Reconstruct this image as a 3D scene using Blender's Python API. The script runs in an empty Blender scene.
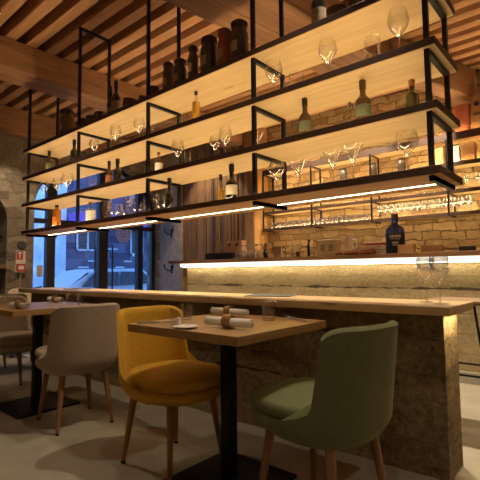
import bpy, bmesh, math, random
from mathutils import Vector, Matrix
random.seed(7)
S = bpy.context.scene
COL = S.collection
PI = math.pi

# ------------------------------------------------------------------ camera
cam_d = bpy.data.cameras.new('camera')
cam = bpy.data.objects.new('camera', cam_d)
COL.objects.link(cam)
YAW, PITCH, ROLL = math.radians(40.6227), math.radians(4.062), math.radians(-0.636)
fw = Vector((-math.sin(YAW)*math.cos(PITCH), math.cos(YAW)*math.cos(PITCH), math.sin(PITCH)))
rt = Vector((math.cos(YAW), math.sin(YAW), 0))
up = rt.cross(fw)
r2 = rt*math.cos(ROLL) + up*math.sin(ROLL)
u2 = up*math.cos(ROLL) - rt*math.sin(ROLL)
cam.matrix_world = Matrix(((r2.x, u2.x, -fw.x, 0), (r2.y, u2.y, -fw.y, 0), (r2.z, u2.z, -fw.z, 1.0), (0, 0, 0, 1)))
cam_d.sensor_width = 36
cam_d.lens = 431.6/480*36
cam_d.clip_start = 0.02
S.camera = cam

# ------------------------------------------------------------------ world: blue dusk
w = bpy.data.worlds.new('dusk'); S.world = w; w.use_nodes = True
bg = w.node_tree.nodes['Background']
bg.inputs[0].default_value = (0.15, 0.36, 0.88, 1)
bg.inputs[1].default_value = 2.0
S.view_settings.view_transform = 'Standard'
S.view_settings.look = 'None'
S.view_settings.gamma = 1
S.view_settings.exposure = 0.68

WARM = (1.0, 0.66, 0.28)
WARM2 = (1.0, 0.70, 0.36)
LED_UP, LED_DOWN, LED_BAR, LED_BACK = 17, 13, 14, 24
SPOT_W = 60

# ------------------------------------------------------------------ materials
def mat(name):
    m = bpy.data.materials.new(name); m.use_nodes = True
    nt = m.node_tree
    return m, nt, nt.nodes['Principled BSDF']
def N(nt, t, **kw):
    n = nt.nodes.new(t)
    for k, v in kw.items(): setattr(n, k, v)
    return n
def ramp(nt, stops):
    r = N(nt, 'ShaderNodeValToRGB'); e = r.color_ramp.elements
    while len(e) < len(stops): e.new(0.5)
    for el, (p, c) in zip(e, stops): el.position = p; el.color = (*c, 1)
    return r
def coords(nt, scale, rot=(0, 0, 0)):
    tc = N(nt, 'ShaderNodeTexCoord'); mp = N(nt, 'ShaderNodeMapping')
    mp.inputs['Scale'].default_value = scale; mp.inputs['Rotation'].default_value = rot
    nt.links.new(tc.outputs['Object'], mp.inputs[0])
    return mp.outputs[0]
def noise(nt, vec, scale, detail=5, rough=0.6, dist=0.0):
    n = N(nt, 'ShaderNodeTexNoise'); n.inputs['Scale'].default_value = scale
    n.inputs['Detail'].default_value = detail; n.inputs['Roughness'].default_value = rough
    n.inputs['Distortion'].default_value = dist
    nt.links.new(vec, n.inputs['Vector']); return n.outputs['Fac']
def bump(nt, b, h, strength=0.3, dist=0.01):
    bp = N(nt, 'ShaderNodeBump'); bp.inputs['Strength'].default_value = strength
    bp.inputs['Distance'].default_value = dist
    nt.links.new(h, bp.inputs['Height']); nt.links.new(bp.outputs[0], b.inputs['Normal'])
def mixc(nt, fac, a, b, mode='MIX'):
    m = N(nt, 'ShaderNodeMix'); m.data_type = 'RGBA'; m.blend_type = mode
    for s, v in ((0, fac), (6, a), (7, b)):
        if hasattr(v, 'links') or hasattr(v, 'is_linked'): nt.links.new(v, m.inputs[s])
        elif s == 0: m.inputs[0].default_value = v
        else: m.inputs[s].default_value = (*v, 1)
    return m.outputs[2]
def math_(nt, op, a, b=None, clamp=False):
    m = N(nt, 'ShaderNodeMath', operation=op); m.use_clamp = clamp
    for i, v in enumerate((a, b)):
        if v is None: continue
        if isinstance(v, (int, float)): m.inputs[i].default_value = v
        else: nt.links.new(v, m.inputs[i])
    return m.outputs[0]

def plain(name, c, rough=0.5, metal=0.0, var=0.12, nscale=20, bmp=0.0, sheen=0.0, coat=0.0):
    m, nt, b = mat(name)
    v = coords(nt, (1, 1, 1)); n = noise(nt, v, nscale)
    r = ramp(nt, [(0.3, tuple(x*(1-var) for x in c)), (0.7, tuple(min(1, x*(1+var)) for x in c))])
    nt.links.new(n, r.inputs[0]); nt.links.new(r.outputs[0], b.inputs['Base Color'])
    b.inputs['Roughness'].default_value = rough; b.inputs['Metallic'].default_value = metal
    if sheen: b.inputs['Sheen Weight'].default_value = sheen; b.inputs['Sheen Roughness'].default_value = 0.35; b.inputs['Sheen Tint'].default_value = (*[min(1, x*2+.1) for x in c], 1)
    if coat: b.inputs['Coat Weight'].default_value = coat
    if bmp: bump(nt, b, n, bmp, 0.004)
    return m
def wood(name, c1, c2, axis='x', rough=0.5, fine=1.0, knots=True, plank=0):
    m, nt, b = mat(name)
    sc = {'x': (1.2, 14, 14), 'y': (14, 1.2, 14), 'z': (14, 14, 1.2)}[axis]
    v = coords(nt, tuple(s*fine for s in sc))
    n1 = noise(nt, v, 1.6, 6, 0.62, 0.6)
    n2 = noise(nt, v, 6.0, 4, 0.7)
    f = math_(nt, 'ADD', math_(nt, 'MULTIPLY', n1, 0.75), math_(nt, 'MULTIPLY', n2, 0.25))
    r = ramp(nt, [(0.32, c2), (0.48, tuple((a+b_)/2 for a, b_ in zip(c1, c2))), (0.66, c1)])
    nt.links.new(f, r.inputs[0]); col = r.outputs[0]
    if knots:
        v2 = coords(nt, {'x': (0.8, 3, 3), 'y': (3, 0.8, 3), 'z': (3, 3, 0.8)}[axis])
        vo = N(nt, 'ShaderNodeTexVoronoi'); vo.inputs['Scale'].default_value = 1.6
        nt.links.new(v2, vo.inputs['Vector'])
        k = ramp(nt, [(0.02, (1, 1, 1)), (0.11, (0, 0, 0))]); nt.links.new(vo.outputs['Distance'], k.inputs[0])
        col = mixc(nt, math_(nt, 'MULTIPLY', k.outputs[0], 0.75), col, tuple(x*0.42 for x in c2))
    nt.links.new(col, b.inputs['Base Color'])
    b.inputs['Roughness'].default_value = rough
    bump(nt, b, f, 0.25, 0.004)
    return m
def old_timber(name, c1, c2, axis):
    m, nt, b = mat(name)
    sc = {'x': (1.0, 11, 11), 'y': (11, 1.0, 11)}[axis]
    v = coords(nt, sc); n1 = noise(nt, v, 1.5, 7, 0.65, 0.8)
    r = ramp(nt, [(0.30, c2), (0.66, c1)]); nt.links.new(n1, r.inputs[0])
    v2 = coords(nt, (5, 5, 5)); vo = N(nt, 'ShaderNodeTexVoronoi'); vo.inputs['Scale'].default_value = 4.5
    nt.links.new(v2, vo.inputs['Vector'])
    k = ramp(nt, [(0.06, (1, 1, 1)), (0.13, (0, 0, 0))]); nt.links.new(vo.outputs['Distance'], k.inputs[0])
    n3 = noise(nt, v2, 0.5, 2)
    ff = math_(nt, 'MULTIPLY', k.outputs[0], math_(nt, 'GREATER_THAN', n3, 0.5))
    col = mixc(nt, math_(nt, 'MULTIPLY', ff, 0.8), r.outputs[0], tuple(x*0.25 for x in c2))
    nt.links.new(col, b.inputs['Base Color']); b.inputs['Roughness'].default_value = 0.75
    bump(nt, b, n1, 0.5, 0.01)
    return m
def rubble(name, cA, cB, cM, scale=3.2, strength=0.9, squash=1.9, warp=0.05, e0=0.015, e1=0.07):
    m, nt, b = mat(name)
    tc = N(nt, 'ShaderNodeTexCoord'); mp = N(nt, 'ShaderNodeMapping')
    mp.inputs['Scale'].default_value = (0.8, 0.8, squash)
    nz = N(nt, 'ShaderNodeTexNoise'); nz.inputs['Scale'].default_value = 5; nz.inputs['Detail'].default_value = 4
    nt.links.new(tc.outputs['Object'], nz.inputs['Vector'])
    mx = N(nt, 'ShaderNodeMix'); mx.data_type = 'RGBA'; mx.blend_type = 'LINEAR_LIGHT'; mx.inputs[0].default_value = warp
    nt.links.new(tc.outputs['Object'], mx.inputs[6]); nt.links.new(nz.outputs['Color'], mx.inputs[7])
    nt.links.new(mx.outputs[2], mp.inputs[0])
    ve = N(nt, 'ShaderNodeTexVoronoi', feature='DISTANCE_TO_EDGE'); ve.inputs['Scale'].default_value = scale
    vc = N(nt, 'ShaderNodeTexVoronoi'); vc.inputs['Scale'].default_value = scale
    for q in (ve, vc): q.inputs['Randomness'].default_value = 0.85; nt.links.new(mp.outputs[0], q.inputs['Vector'])
    v = coords(nt, (1, 1, 1)); n1 = noise(nt, v, 14, 8, 0.72); n2 = noise(nt, v, 45, 4, 0.7)
    sep = N(nt, 'ShaderNodeSeparateColor'); nt.links.new(vc.outputs['Color'], sep.inputs[0])
    f = math_(nt, 'ADD', math_(nt, 'MULTIPLY', sep.outputs[0], 0.45), math_(nt, 'MULTIPLY', n1, 0.55))
    r = ramp(nt, [(0.28, cB), (0.72, cA)]); nt.links.new(f, r.inputs[0])
    e = ramp(nt, [(e0, (0, 0, 0)), (e1, (1, 1, 1))]); nt.links.new(ve.outputs['Distance'], e.inputs[0])
    col = mixc(nt, e.outputs[0], cM, r.outputs[0])
    nt.links.new(col, b.inputs['Base Color']); b.inputs['Roughness'].default_value = 0.9
    h = math_(nt, 'ADD', math_(nt, 'ADD', math_(nt, 'MULTIPLY', e.outputs[0], 0.8), math_(nt, 'MULTIPLY', sep.outputs[1], 0.35)), math_(nt, 'ADD', math_(nt, 'MULTIPLY', n1, 0.9), math_(nt, 'MULTIPLY', n2, 0.25)))
    bump(nt, b, h, strength, 0.03)
    return m
def coursed(name, cA, cB, cM, axis='x', row=0.105, wid=0.27, strength=0.9, warp=0.085):
    """roughly coursed field stones"""
    m, nt, b = mat(name)
    tc = N(nt, 'ShaderNodeTexCoord')
    nz = N(nt, 'ShaderNodeTexNoise'); nz.inputs['Scale'].default_value = 2.6; nz.inputs['Detail'].default_value = 6; nz.inputs['Roughness'].default_value = 0.62
    nt.links.new(tc.outputs['Object'], nz.inputs['Vector'])
    mx = N(nt, 'ShaderNodeMix'); mx.data_type = 'RGBA'; mx.blend_type = 'LINEAR_LIGHT'; mx.inputs[0].default_value = warp
    nt.links.new(tc.outputs['Object'], mx.inputs[6]); nt.links.new(nz.outputs['Color'], mx.inputs[7])
    sp = N(nt, 'ShaderNodeSeparateXYZ'); nt.links.new(mx.outputs[2], sp.inputs[0])
    cb = N(nt, 'ShaderNodeCombineXYZ'); nt.links.new(sp.outputs[0 if axis == 'x' else 1], cb.inputs[0]); nt.links.new(sp.outputs[2], cb.inputs[1])
    br = N(nt, 'ShaderNodeTexBrick'); br.offset = 0.43; br.offset_frequency = 2; br.squash = 1.55; br.squash_frequency = 3
    for k_, v_ in (('Scale', 1.0), ('Mortar Size', 0.009), ('Mortar Smooth', 0.6), ('Bias', 0.0), ('Brick Width', wid), ('Row Height', row)): br.inputs[k_].default_value = v_
    br.inputs['Color1'].default_value = (0, 0, 0, 1); br.inputs['Color2'].default_value = (1, 1, 1, 1); br.inputs['Mortar'].default_value = (.5, .5, .5, 1)
    nt.links.new(cb.outputs[0], br.inputs['Vector'])
    v = coords(nt, (1, 1, 1)); n1 = noise(nt, v, 13, 8, 0.72); n2 = noise(nt, v, 45, 4, 0.7)
    f = math_(nt, 'ADD', math_(nt, 'MULTIPLY', br.outputs['Color'], 0.45), math_(nt, 'MULTIPLY', n1, 0.55))
    r = ramp(nt, [(0.30, cB), (0.70, cA)]); nt.links.new(f, r.inputs[0])
    col = mixc(nt, br.outputs['Fac'], r.outputs[0], cM)
    nt.links.new(col, b.inputs['Base Color']); b.inputs['Roughness'].default_value = 0.9
    h = math_(nt, 'SUBTRACT', math_(nt, 'ADD', math_(nt, 'MULTIPLY', n1, 1.1), math_(nt, 'ADD', math_(nt, 'MULTIPLY', n2, 0.3), math_(nt, 'MULTIPLY', br.outputs['Color'], 0.3))), math_(nt, 'MULTIPLY', br.outputs['Fac'], 1.3))
    bump(nt, b, h, strength, 0.05)
    return m
def rammed(name, cA, cB, lines, seed=0.0):
    """board-marked earth concrete: lift lines, pores and torn dark seams"""
    m, nt, b = mat(name)
    tc = N(nt, 'ShaderNodeTexCoord'); sep = N(nt, 'ShaderNodeSeparateXYZ'); nt.links.new(tc.outputs['Object'], sep.inputs[0])
    v = coords(nt, (1, 1, 1)); vl = coords(nt, (1.5, 1.5, 4.5))
    big = noise(nt, vl, 2.0, 5, 0.6, 0.4); fine = noise(nt, v, 30, 8, 0.85); med = noise(nt, v, 7, 4)
    f = math_(nt, 'ADD', math_(nt, 'MULTIPLY', big, 0.30), math_(nt, 'MULTIPLY', fine, 0.70))
    r = ramp(nt, [(0.38, cB), (0.62, cA)]); nt.links.new(f, r.inputs[0]); col = r.outputs[0]
    # seams
    wob = math_(nt, 'MULTIPLY', math_(nt, 'SUBTRACT', noise(nt, coords(nt, (1, 1, 0.01)), 2.5, 5, 0.7), 0.5), 0.05)
    zz = math_(nt, 'ADD', sep.outputs[2], wob)
    gate = noise(nt, coords(nt, (1, 1, 0.6)), 2.1, 3)
    seam = None
    for z, th, lo in lines:
        d = math_(nt, 'ABSOLUTE', math_(nt, 'SUBTRACT', zz, z))
        wdt = math_(nt, 'MULTIPLY', math_(nt, 'SUBTRACT', gate, lo), th*6)
        s = math_(nt, 'MAXIMUM', math_(nt, 'LESS_THAN', d, wdt), math_(nt, 'MULTIPLY', math_(nt, 'LESS_THAN', d, 0.003), 0.4))
        seam = s if seam is None else math_(nt, 'MAXIMUM', seam, s)
    vo = N(nt, 'ShaderNodeTexVoronoi'); vo.inputs['Scale'].default_value = 26; nt.links.new(v, vo.inputs['Vector'])
    pk = ramp(nt, [(0.10, (1, 1, 1)), (0.2, (0, 0, 0))]); nt.links.new(vo.outputs['Distance'], pk.inputs[0])
    pore = math_(nt, 'MULTIPLY', pk.outputs[0], math_(nt, 'GREATER_THAN', med, 0.53))
    dark = math_(nt, 'MAXIMUM', math_(nt, 'MULTIPLY', seam, 0.8), math_(nt, 'MULTIPLY', pore, 0.7))
    col = mixc(nt, dark, col, (0.03, 0.025, 0.02))
    nt.links.new(col, b.inputs['Base Color']); b.inputs['Roughness'].default_value = 0.88
    h = math_(nt, 'SUBTRACT', math_(nt, 'ADD', math_(nt, 'MULTIPLY', fine, 1.0), math_(nt, 'MULTIPLY', big, 0.6)), dark)
    bump(nt, b, h, 1.0, 0.045)
    return m
def emit(name, c, s):
    m, nt, b = mat(name)
    nt.nodes.remove(b); e = N(nt, 'ShaderNodeEmission'); e.inputs[0].default_value = (*c, 1); e.inputs[1].default_value = s
    nt.links.new(e.outputs[0], nt.nodes['Material Output'].inputs[0]); return m
def thin_glass(name, tint=(1, 1, 1), refl=(0.03, 0.75), rough=0.03):
    m, nt, b = mat(name); nt.nodes.remove(b)
    t = N(nt, 'ShaderNodeBsdfTransparent'); t.inputs[0].default_value = (*tint, 1)
    g = N(nt, 'ShaderNodeBsdfGlossy'); g.inputs['Roughness'].default_value = rough
    lw = N(nt, 'ShaderNodeLayerWeight'); lw.inputs[0].default_value = 0.35
    p = math_(nt, 'POWER', lw.outputs['Facing'], 1.7)
    fac = math_(nt, 'ADD', math_(nt, 'MULTIPLY', p, refl[1]-refl[0]), refl[0])
    mx = N(nt, 'ShaderNodeMixShader'); nt.links.new(fac, mx.inputs[0]); nt.links.new(t.outputs[0], mx.inputs[1]); nt.links.new(g.outputs[0], mx.inputs[2])
    nt.links.new(mx.outputs[0], nt.nodes['Material Output'].inputs[0]); return m
def solid_glass(name, c=(1, 1, 1), rough=0.02):
    m, nt, b = mat(name)
    b.inputs['Base Color'].default_value = (*c, 1); b.inputs['Roughness'].default_value = rough
    b.inputs['Transmission Weight'].default_value = 1.0; b.inputs['IOR'].default_value = 1.48
    return m

M = {}
M['oak'] = wood('oak_top', (0.56, 0.39, 0.18), (0.40, 0.255, 0.105), 'x', 0.38)
M['oak_y'] = wood('oak_table', (0.46, 0.295, 0.115), (0.30, 0.18, 0.065), 'y', 0.36, fine=1.2)
M['pale'] = wood('pale_fir', (0.66, 0.49, 0.25), (0.53, 0.36, 0.155), 'x', 0.55)
M['dark_edge'] = wood('stained_edge', (0.085, 0.04, 0.02), (0.045, 0.02, 0.01), 'x', 0.5, knots=False)
M['brown_under'] = wood('oak_soffit', (0.62, 0.36, 0.14), (0.46, 0.24, 0.085), 'x', 0.5)
M['bar_wood'] = wood('walnut_top', (0.24, 0.12, 0.05), (0.14, 0.065, 0.025), 'x', 0.4)
M['leg'] = wood('beech_leg', (0.33, 0.17, 0.07), (0.23, 0.115, 0.045), 'z', 0.45, fine=2, knots=False)
M['joist'] = old_timber('joist_timber', (0.66, 0.36, 0.17), (0.42, 0.21, 0.095), 'x')
M['board'] = old_timber('ceiling_board', (0.07, 0.035, 0.02), (0.035, 0.018, 0.011), 'x')
M['beam'] = old_timber('beam_timber', (0.40, 0.21, 0.10), (0.22, 0.11, 0.055), 'y')
M['plank'] = wood('barn_plank', (0.30, 0.155, 0.06), (0.10, 0.048, 0.02), 'z', 0.8, fine=1.4)
M['plank2'] = wood('barn_plank_grey', (0.36, 0.20, 0.085), (0.15, 0.075, 0.03), 'z', 0.8, fine=1.4)
M['plank3'] = wood('barn_plank_dark', (0.13, 0.07, 0.04), (0.06, 0.032, 0.02), 'z', 0.8, fine=1.4)
M['black'] = plain('black_steel', (0.012, 0.011, 0.011), 0.42, 0.6)
M['black_frame'] = plain('window_black', (0.018, 0.016, 0.016), 0.45)
M['rammed_bar'] = rammed('rammed_bar', (0.62, 0.47, 0.25), (0.15, 0.10, 0.045), [(0.655, 0.030, 0.56), (0.48, 0.006, 0.6), (0.36, 0.022, 0.56), (0.16, 0.008, 0.6)])
M['rammed_back'] = rammed('rammed_back', (0.66, 0.52, 0.28), (0.32, 0.225, 0.105), [(0.815, 0.018, 0.45), (0.93, 0.004, 0.6), (0.60, 0.012, 0.5), (0.42, 0.01, 0.5), (0.25, 0.01, 0.5)])
M['rubble'] = coursed('rubble_stone', (0.60, 0.43, 0.21), (0.33, 0.21, 0.09), (0.22, 0.145, 0.065), warp=0.12)  # dark joint colour also carries the shadows between the stones
M['rubble_left'] = coursed('rough_pier', (0.42, 0.34, 0.24), (0.22, 0.165, 0.11), (0.34, 0.27, 0.19), 'y', 0.13, 0.22, 1.0, 0.22)
M['plaster'] = plain('plaster', (0.42, 0.34, 0.25), 0.9, 0, 0.2, 6, 0.3)
M['plaster_orange'] = plain('ochre_plaster', (0.50, 0.27, 0.09), 0.85, 0, 0.08, 5)  # orange glow of the shelf light is put into the plaster colour
M['concrete'] = plain('pillar_concrete', (0.36, 0.31, 0.25), 0.9, 0, 0.25, 9, 0.4)
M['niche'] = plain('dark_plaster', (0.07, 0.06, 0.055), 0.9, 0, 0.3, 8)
M['floor'] = plain('screed_floor', (0.33, 0.30, 0.235), 0.55, 0, 0.14, 5, 0.06)
M['roomwall'] = plain('room_wall', (0.22, 0.17, 0.12), 0.9)
M['plinth'] = plain('grey_plinth', (0.34, 0.31, 0.26), 0.7)
M['velvet_yellow'] = plain('velvet_yellow', (0.50, 0.27, 0.012), 0.85, 0, 0.10, 45, 0.05, 0.5)
M['velvet_green'] = plain('velvet_green', (0.135, 0.148, 0.066), 0.85, 0, 0.10, 45, 0.05, 0.5)
M['velvet_grey'] = plain('velvet_taupe', (0.33, 0.265, 0.205), 0.85, 0, 0.10, 45, 0.05, 0.4)
M['velvet_beige'] = plain('velvet_beige', (0.45, 0.36, 0.26), 0.85, 0, 0.10, 45, 0.05, 0.4)
M['glass'] = thin_glass('drinking_glass', (1, 1, 1), (0.06, 0.9), 0.04)
M['stem'] = thin_glass('glass_stem', (1, 1, 1), (0.30, 0.95), 0.12)
M['crystal'] = thin_glass('cut_crystal', (1, 1, 1), (0.22, 0.95), 0.08)
M['pane'] = thin_glass('window_pane', (0.93, 0.97, 1.0), (0.05, 0.5), 0.01)
M['bottle_dark'] = plain('bottle_dark', (0.012, 0.011, 0.008), 0.12, 0, 0.1, 20, 0, 0, 0.6)
M['bottle_brown'] = plain('bottle_brown', (0.10, 0.045, 0.012), 0.14, 0, 0.1, 20, 0, 0, 0.6)
M['bottle_olive'] = plain('bottle_olive', (0.065, 0.045, 0.015), 0.14, 0, 0.1, 20, 0, 0, 0.6)
M['bottle_blue'] = plain('bottle_blue', (0.01, 0.05, 0.28), 0.12, 0, 0.1, 20, 0, 0, 0.6)
M['bottle_clear'] = thin_glass('bottle_clear', (0.93, 0.88, 0.74), (0.08, 0.8))
M['liquor'] = plain('golden_liquor', (0.62, 0.36, 0.05), 0.15, 0, 0.05, 10, 0, 0, 0.7)
M['orange_liquor'] = plain('orange_liquor', (0.60, 0.20, 0.02), 0.15, 0, 0.08, 10, 0, 0, 0.7)
M['cork'] = plain('cork', (0.42, 0.22, 0.10), 0.7)
M['foil'] = plain('black_foil', (0.015, 0.013, 0.012), 0.35)
M['copper'] = plain('copper_foil', (0.55, 0.24, 0.10), 0.35, 0.4)
M['label_cream'] = plain('label_cream', (0.62, 0.55, 0.40), 0.7)
M['label_white'] = plain('label_white', (0.78, 0.75, 0.68), 0.7)
M['label_green'] = plain('label_green', (0.10, 0.11, 0.055), 0.7)
M['label_black'] = plain('label_black', (0.012, 0.012, 0.014), 0.5)
M['jar_dark'] = plain('jar_dark', (0.040, 0.026, 0.017), 0.3, 0, 0.3, 14, 0, 0, 0.4)
M['jar_brown'] = plain('jar_brown', (0.085, 0.045, 0.022), 0.35, 0, 0.3, 14, 0, 0, 0.3)
M['jar_lid'] = plain('jar_lid', (0.05, 0.034, 0.024), 0.45, 0.3)
M['jar_label'] = plain('jar_label', (0.34, 0.27, 0.17), 0.7, 0, 0.3, 30)
M['terracotta'] = plain('terracotta', (0.30, 0.10, 0.045), 0.8)
M['terracotta_bright'] = plain('terracotta_red', (0.42, 0.115, 0.05), 0.75)
M['wicker'] = plain('wicker', (0.12, 0.065, 0.032), 0.8, 0, 0.5, 60, 0.6)
M['linen'] = plain('napkin_linen', (0.78, 0.77, 0.75), 0.9, 0, 0.06, 60, 0.15)
M['ring'] = wood('napkin_ring', (0.42, 0.26, 0.11), (0.30, 0.17, 0.07), 'x', 0.5, fine=3, knots=False)
M['steel'] = plain('steel', (0.62, 0.60, 0.57), 0.25, 1.0)
M['ceramic'] = plain('white_ceramic', (0.75, 0.73, 0.69), 0.3)
M['slate'] = plain('slate', (0.055, 0.068, 0.062), 0.6)
M['crate'] = wood('crate_wood', (0.40, 0.20, 0.07), (0.26, 0.12, 0.04), 'z', 0.6)
M['boxwood'] = wood('box_wood', (0.55, 0.33, 0.14), (0.42, 0.23, 0.09), 'x', 0.55)
M['bread'] = plain('bread_crust', (0.30, 0.11, 0.035), 0.8, 0, 0.5, 30, 0.6)
M['red'] = plain('sign_red', (0.55, 0.045, 0.035), 0.5)
M['white'] = plain('white_paint', (0.75, 0.73, 0.70), 0.5)
M['leaf'] = plain('leaf', (0.05, 0.075, 0.03), 0.5, 0, 0.4, 12)
M['pot'] = plain('plant_pot', (0.10, 0.09, 0.08), 0.7)
M['facade_light'] = plain('facade_light', (0.80, 0.82, 0.84), 0.9, 0, 0.25, 1.6)
M['facade_dark'] = coursed('facade_dark', (0.17, 0.16, 0.22), (0.07, 0.065, 0.11), (0.22, 0.22, 0.28), 'y', 0.3, 0.6, 0.5)
M['awning'] = plain('awning_purple', (0.26, 0.12, 0.50), 0.8)
M['street'] = plain('street', (0.20, 0.20, 0.22), 0.9)
M['car_paint'] = plain('car_paint', (0.62, 0.62, 0.63), 0.35, 0, 0.03)
M['car_glass'] = plain('car_glass', (0.02, 0.022, 0.03), 0.1)
M['tyre'] = plain('tyre', (0.015, 0.015, 0.015), 0.8)
M['led_up'] = emit('led_shelf', WARM2, LED_UP)
M['led_down'] = emit('led_lower', (1.0, 0.74, 0.42), LED_DOWN)
M['led_bar'] = emit('led_bar', (1.0, 0.80, 0.50), LED_BAR)
M['led_end'] = emit('led_end', (1.0, 0.72, 0.34), 85)
M['led_panel'] = emit('led_panel', (1.0, 0.90, 0.68), 1.0)
M['led_back'] = emit('led_back', WARM2, LED_BACK)
M['bulb'] = emit('spot_bulb', (1, 0.85, 0.62), 6)
M['window_lit'] = emit('window_lit', (0.55, 0.65, 1.0), 1.0)

# ------------------------------------------------------------------ mesh helpers
def B(): return bmesh.new()
def box(bm, x0, x1, y0, y1, z0, z1, bev=0.0, seg=2, rot=None):
    vs = [bm.verts.new((x, y, z)) for x in (x0, x1) for y in (y0, y1) for z in (z0, z1)]
    fs = [(0, 1, 3, 2), (4, 6, 7, 5), (0, 4, 5, 1), (2, 3, 7, 6), (0, 2, 6, 4), (1, 5, 7, 3)]
    faces = [bm.faces.new([vs[i] for i in f]) for f in fs]
    if bev:
        es = list({e for f in faces for e in f.edges})
        r = bmesh.ops.bevel(bm, geom=es, offset=bev, segments=seg, affect='EDGES', profile=0.5)
        vs = list({v for f in r['faces'] for v in f.verts} | {v for v in vs if v.is_valid})
    if rot is not None:
        c = Vector(((x0+x1)/2, (y0+y1)/2, (z0+z1)/2))
        bmesh.ops.rotate(bm, verts=vs, cent=c, matrix=rot)
    return vs
def tube(bm, p0, p1, r0, r1=None, n=14, cap=True):
    r1 = r0 if r1 is None else r1
    p0, p1 = Vector(p0), Vector(p1); d = (p1-p0).normalized()
    a = d.orthogonal().normalized(); b = d.cross(a)
    R = [[bm.verts.new(p + (a*math.cos(2*PI*i/n)+b*math.sin(2*PI*i/n))*r) for i in range(n)] for p, r in ((p0, r0), (p1, r1))]
    for i in range(n):
        j = (i+1) % n; bm.faces.new((R[0][i], R[0][j], R[1][j], R[1][i]))
    if cap: bm.faces.new(R[0][::-1]); bm.faces.new(R[1])
def path(bm, pts, r, n=8, taper=None):
    pts = [Vector(p) for p in pts]; prev = None; rings = []
    a = None
    for k, p in enumerate(pts):
        d = (pts[min(k+1, len(pts)-1)]-pts[max(k-1, 0)]).normalized()
        if a is None: a = d.orthogonal().normalized()
        else: a = (a - d*a.dot(d)).normalized()
        b = d.cross(a); rr = r if taper is None else r*taper[k]
        rings.append([bm.verts.new(p+(a*math.cos(2*PI*i/n)+b*math.sin(2*PI*i/n))*rr) for i in range(n)])
    for q in range(len(rings)-1):
        for i in range(n):
            j = (i+1) % n; bm.faces.new((rings[q][i], rings[q][j], rings[q+1][j], rings[q+1][i]))
    bm.faces.new(rings[0][::-1]); bm.faces.new(rings[-1])
def lathe(bm, prof, n=24, c=(0, 0, 0)):
    rings = []
    for r, z in prof:
        if r < 1e-5: rings.append([bm.verts.new((c[0], c[1], c[2]+z))])
        else: rings.append([bm.verts.new((c[0]+r*math.cos(2*PI*i/n), c[1]+r*math.sin(2*PI*i/n), c[2]+z)) for i in range(n)])
    for a, b in zip(rings, rings[1:]):
        for i in range(n):
            j = (i+1) % n
            if len(a) == 1 and len(b) == 1: continue
            if len(a) == 1: bm.faces.new((a[0], b[j], b[i]))
            elif len(b) == 1: bm.faces.new((a[i], a[j], b[0]))
            else: bm.faces.new((a[i], a[j], b[j], b[i]))
def obj(name, bm, m, parent=None, smooth=False, loc=None):
    bmesh.ops.recalc_face_normals(bm, faces=bm.faces)
    me = bpy.data.meshes.new(name); bm.to_mesh(me); bm.free()
    if smooth:
        for p in me.polygons: p.use_smooth = True
        try: me.set_sharp_from_angle(angle=math.radians(40))
        except Exception: pass
    me.materials.append(M[m] if isinstance(m, str) else m)
    o = bpy.data.objects.new(name, me); COL.objects.link(o)
    if parent is not None: o.parent = parent
    if loc is not None: o.location = loc
    return o
def tag(o, label, cat, group=None, kind=None):
    o['label'] = label; o['category'] = cat
    if group: o['group'] = group
    if kind: o['kind'] = kind
    return o
def thing(name, label, cat, loc=(0, 0, 0), rz=0.0, group=None):
    o = bpy.data.objects.new(name, None); COL.objects.link(o)
    o.empty_display_size = 0.05
    o.location = loc; o.rotation_euler = (0, 0, rz)
    return tag(o, label, cat, group)
def struct(name, bm, m, label=None, cat=None):
    o = obj(name, bm, m); o['kind'] = 'structure'
    o['label'] = label or name.replace('_', ' '); o['category'] = cat or name.split('_')[0]
    return o
def dup(root, loc, rz, label, group=None):
    r = root.copy(); COL.objects.link(r); r.location = loc; r.rotation_euler = (0, 0, rz); r['label'] = label
    if group: r['group'] = group
    for ch in list(root.children):
        c = ch.copy(); COL.objects.link(c); c.parent = r
        for g in ch.children:
            d = g.copy(); COL.objects.link(d); d.parent = c
    return r
RZ = lambda a: Matrix.Rotation(a, 3, 'Z')

# ------------------------------------------------------------------ the shell
XL, XR, YF, YB, ZC = -6.75, 2.6, -1.6, 5.9, 3.60
b = B(); box(b, XL-0.45, XR+0.2, YF-0.2, YB+0.2, -0.12, 0.0)
struct('floor', b, 'floor', 'smooth grey beige screed floor of the restaurant', 'floor')
b = B(); box(b, XL-0.45, XR+0.2, YF-0.2, YB+0.2, ZC, ZC+0.1)
struct('ceiling', b, 'board', 'dark boards lying over the timber joists', 'ceiling')
b = B(); box(b, -4.42, XR+0.2, YB, YB+0.2, 0, ZC)
struct('wall_back', b, 'rubble', 'warm rubble stone wall behind the back bar', 'wall')
b = B(); box(b, XR, XR+0.2, YF, YB, 0, ZC); struct('wall_right', b, 'roomwall', 'plain wall at the right end of the room', 'wall')
b = B(); box(b, XL, XR, YF-0.2, YF, 0, ZC); struct('wall_front', b, 'roomwall', 'plain wall behind the viewer', 'wall')

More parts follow.
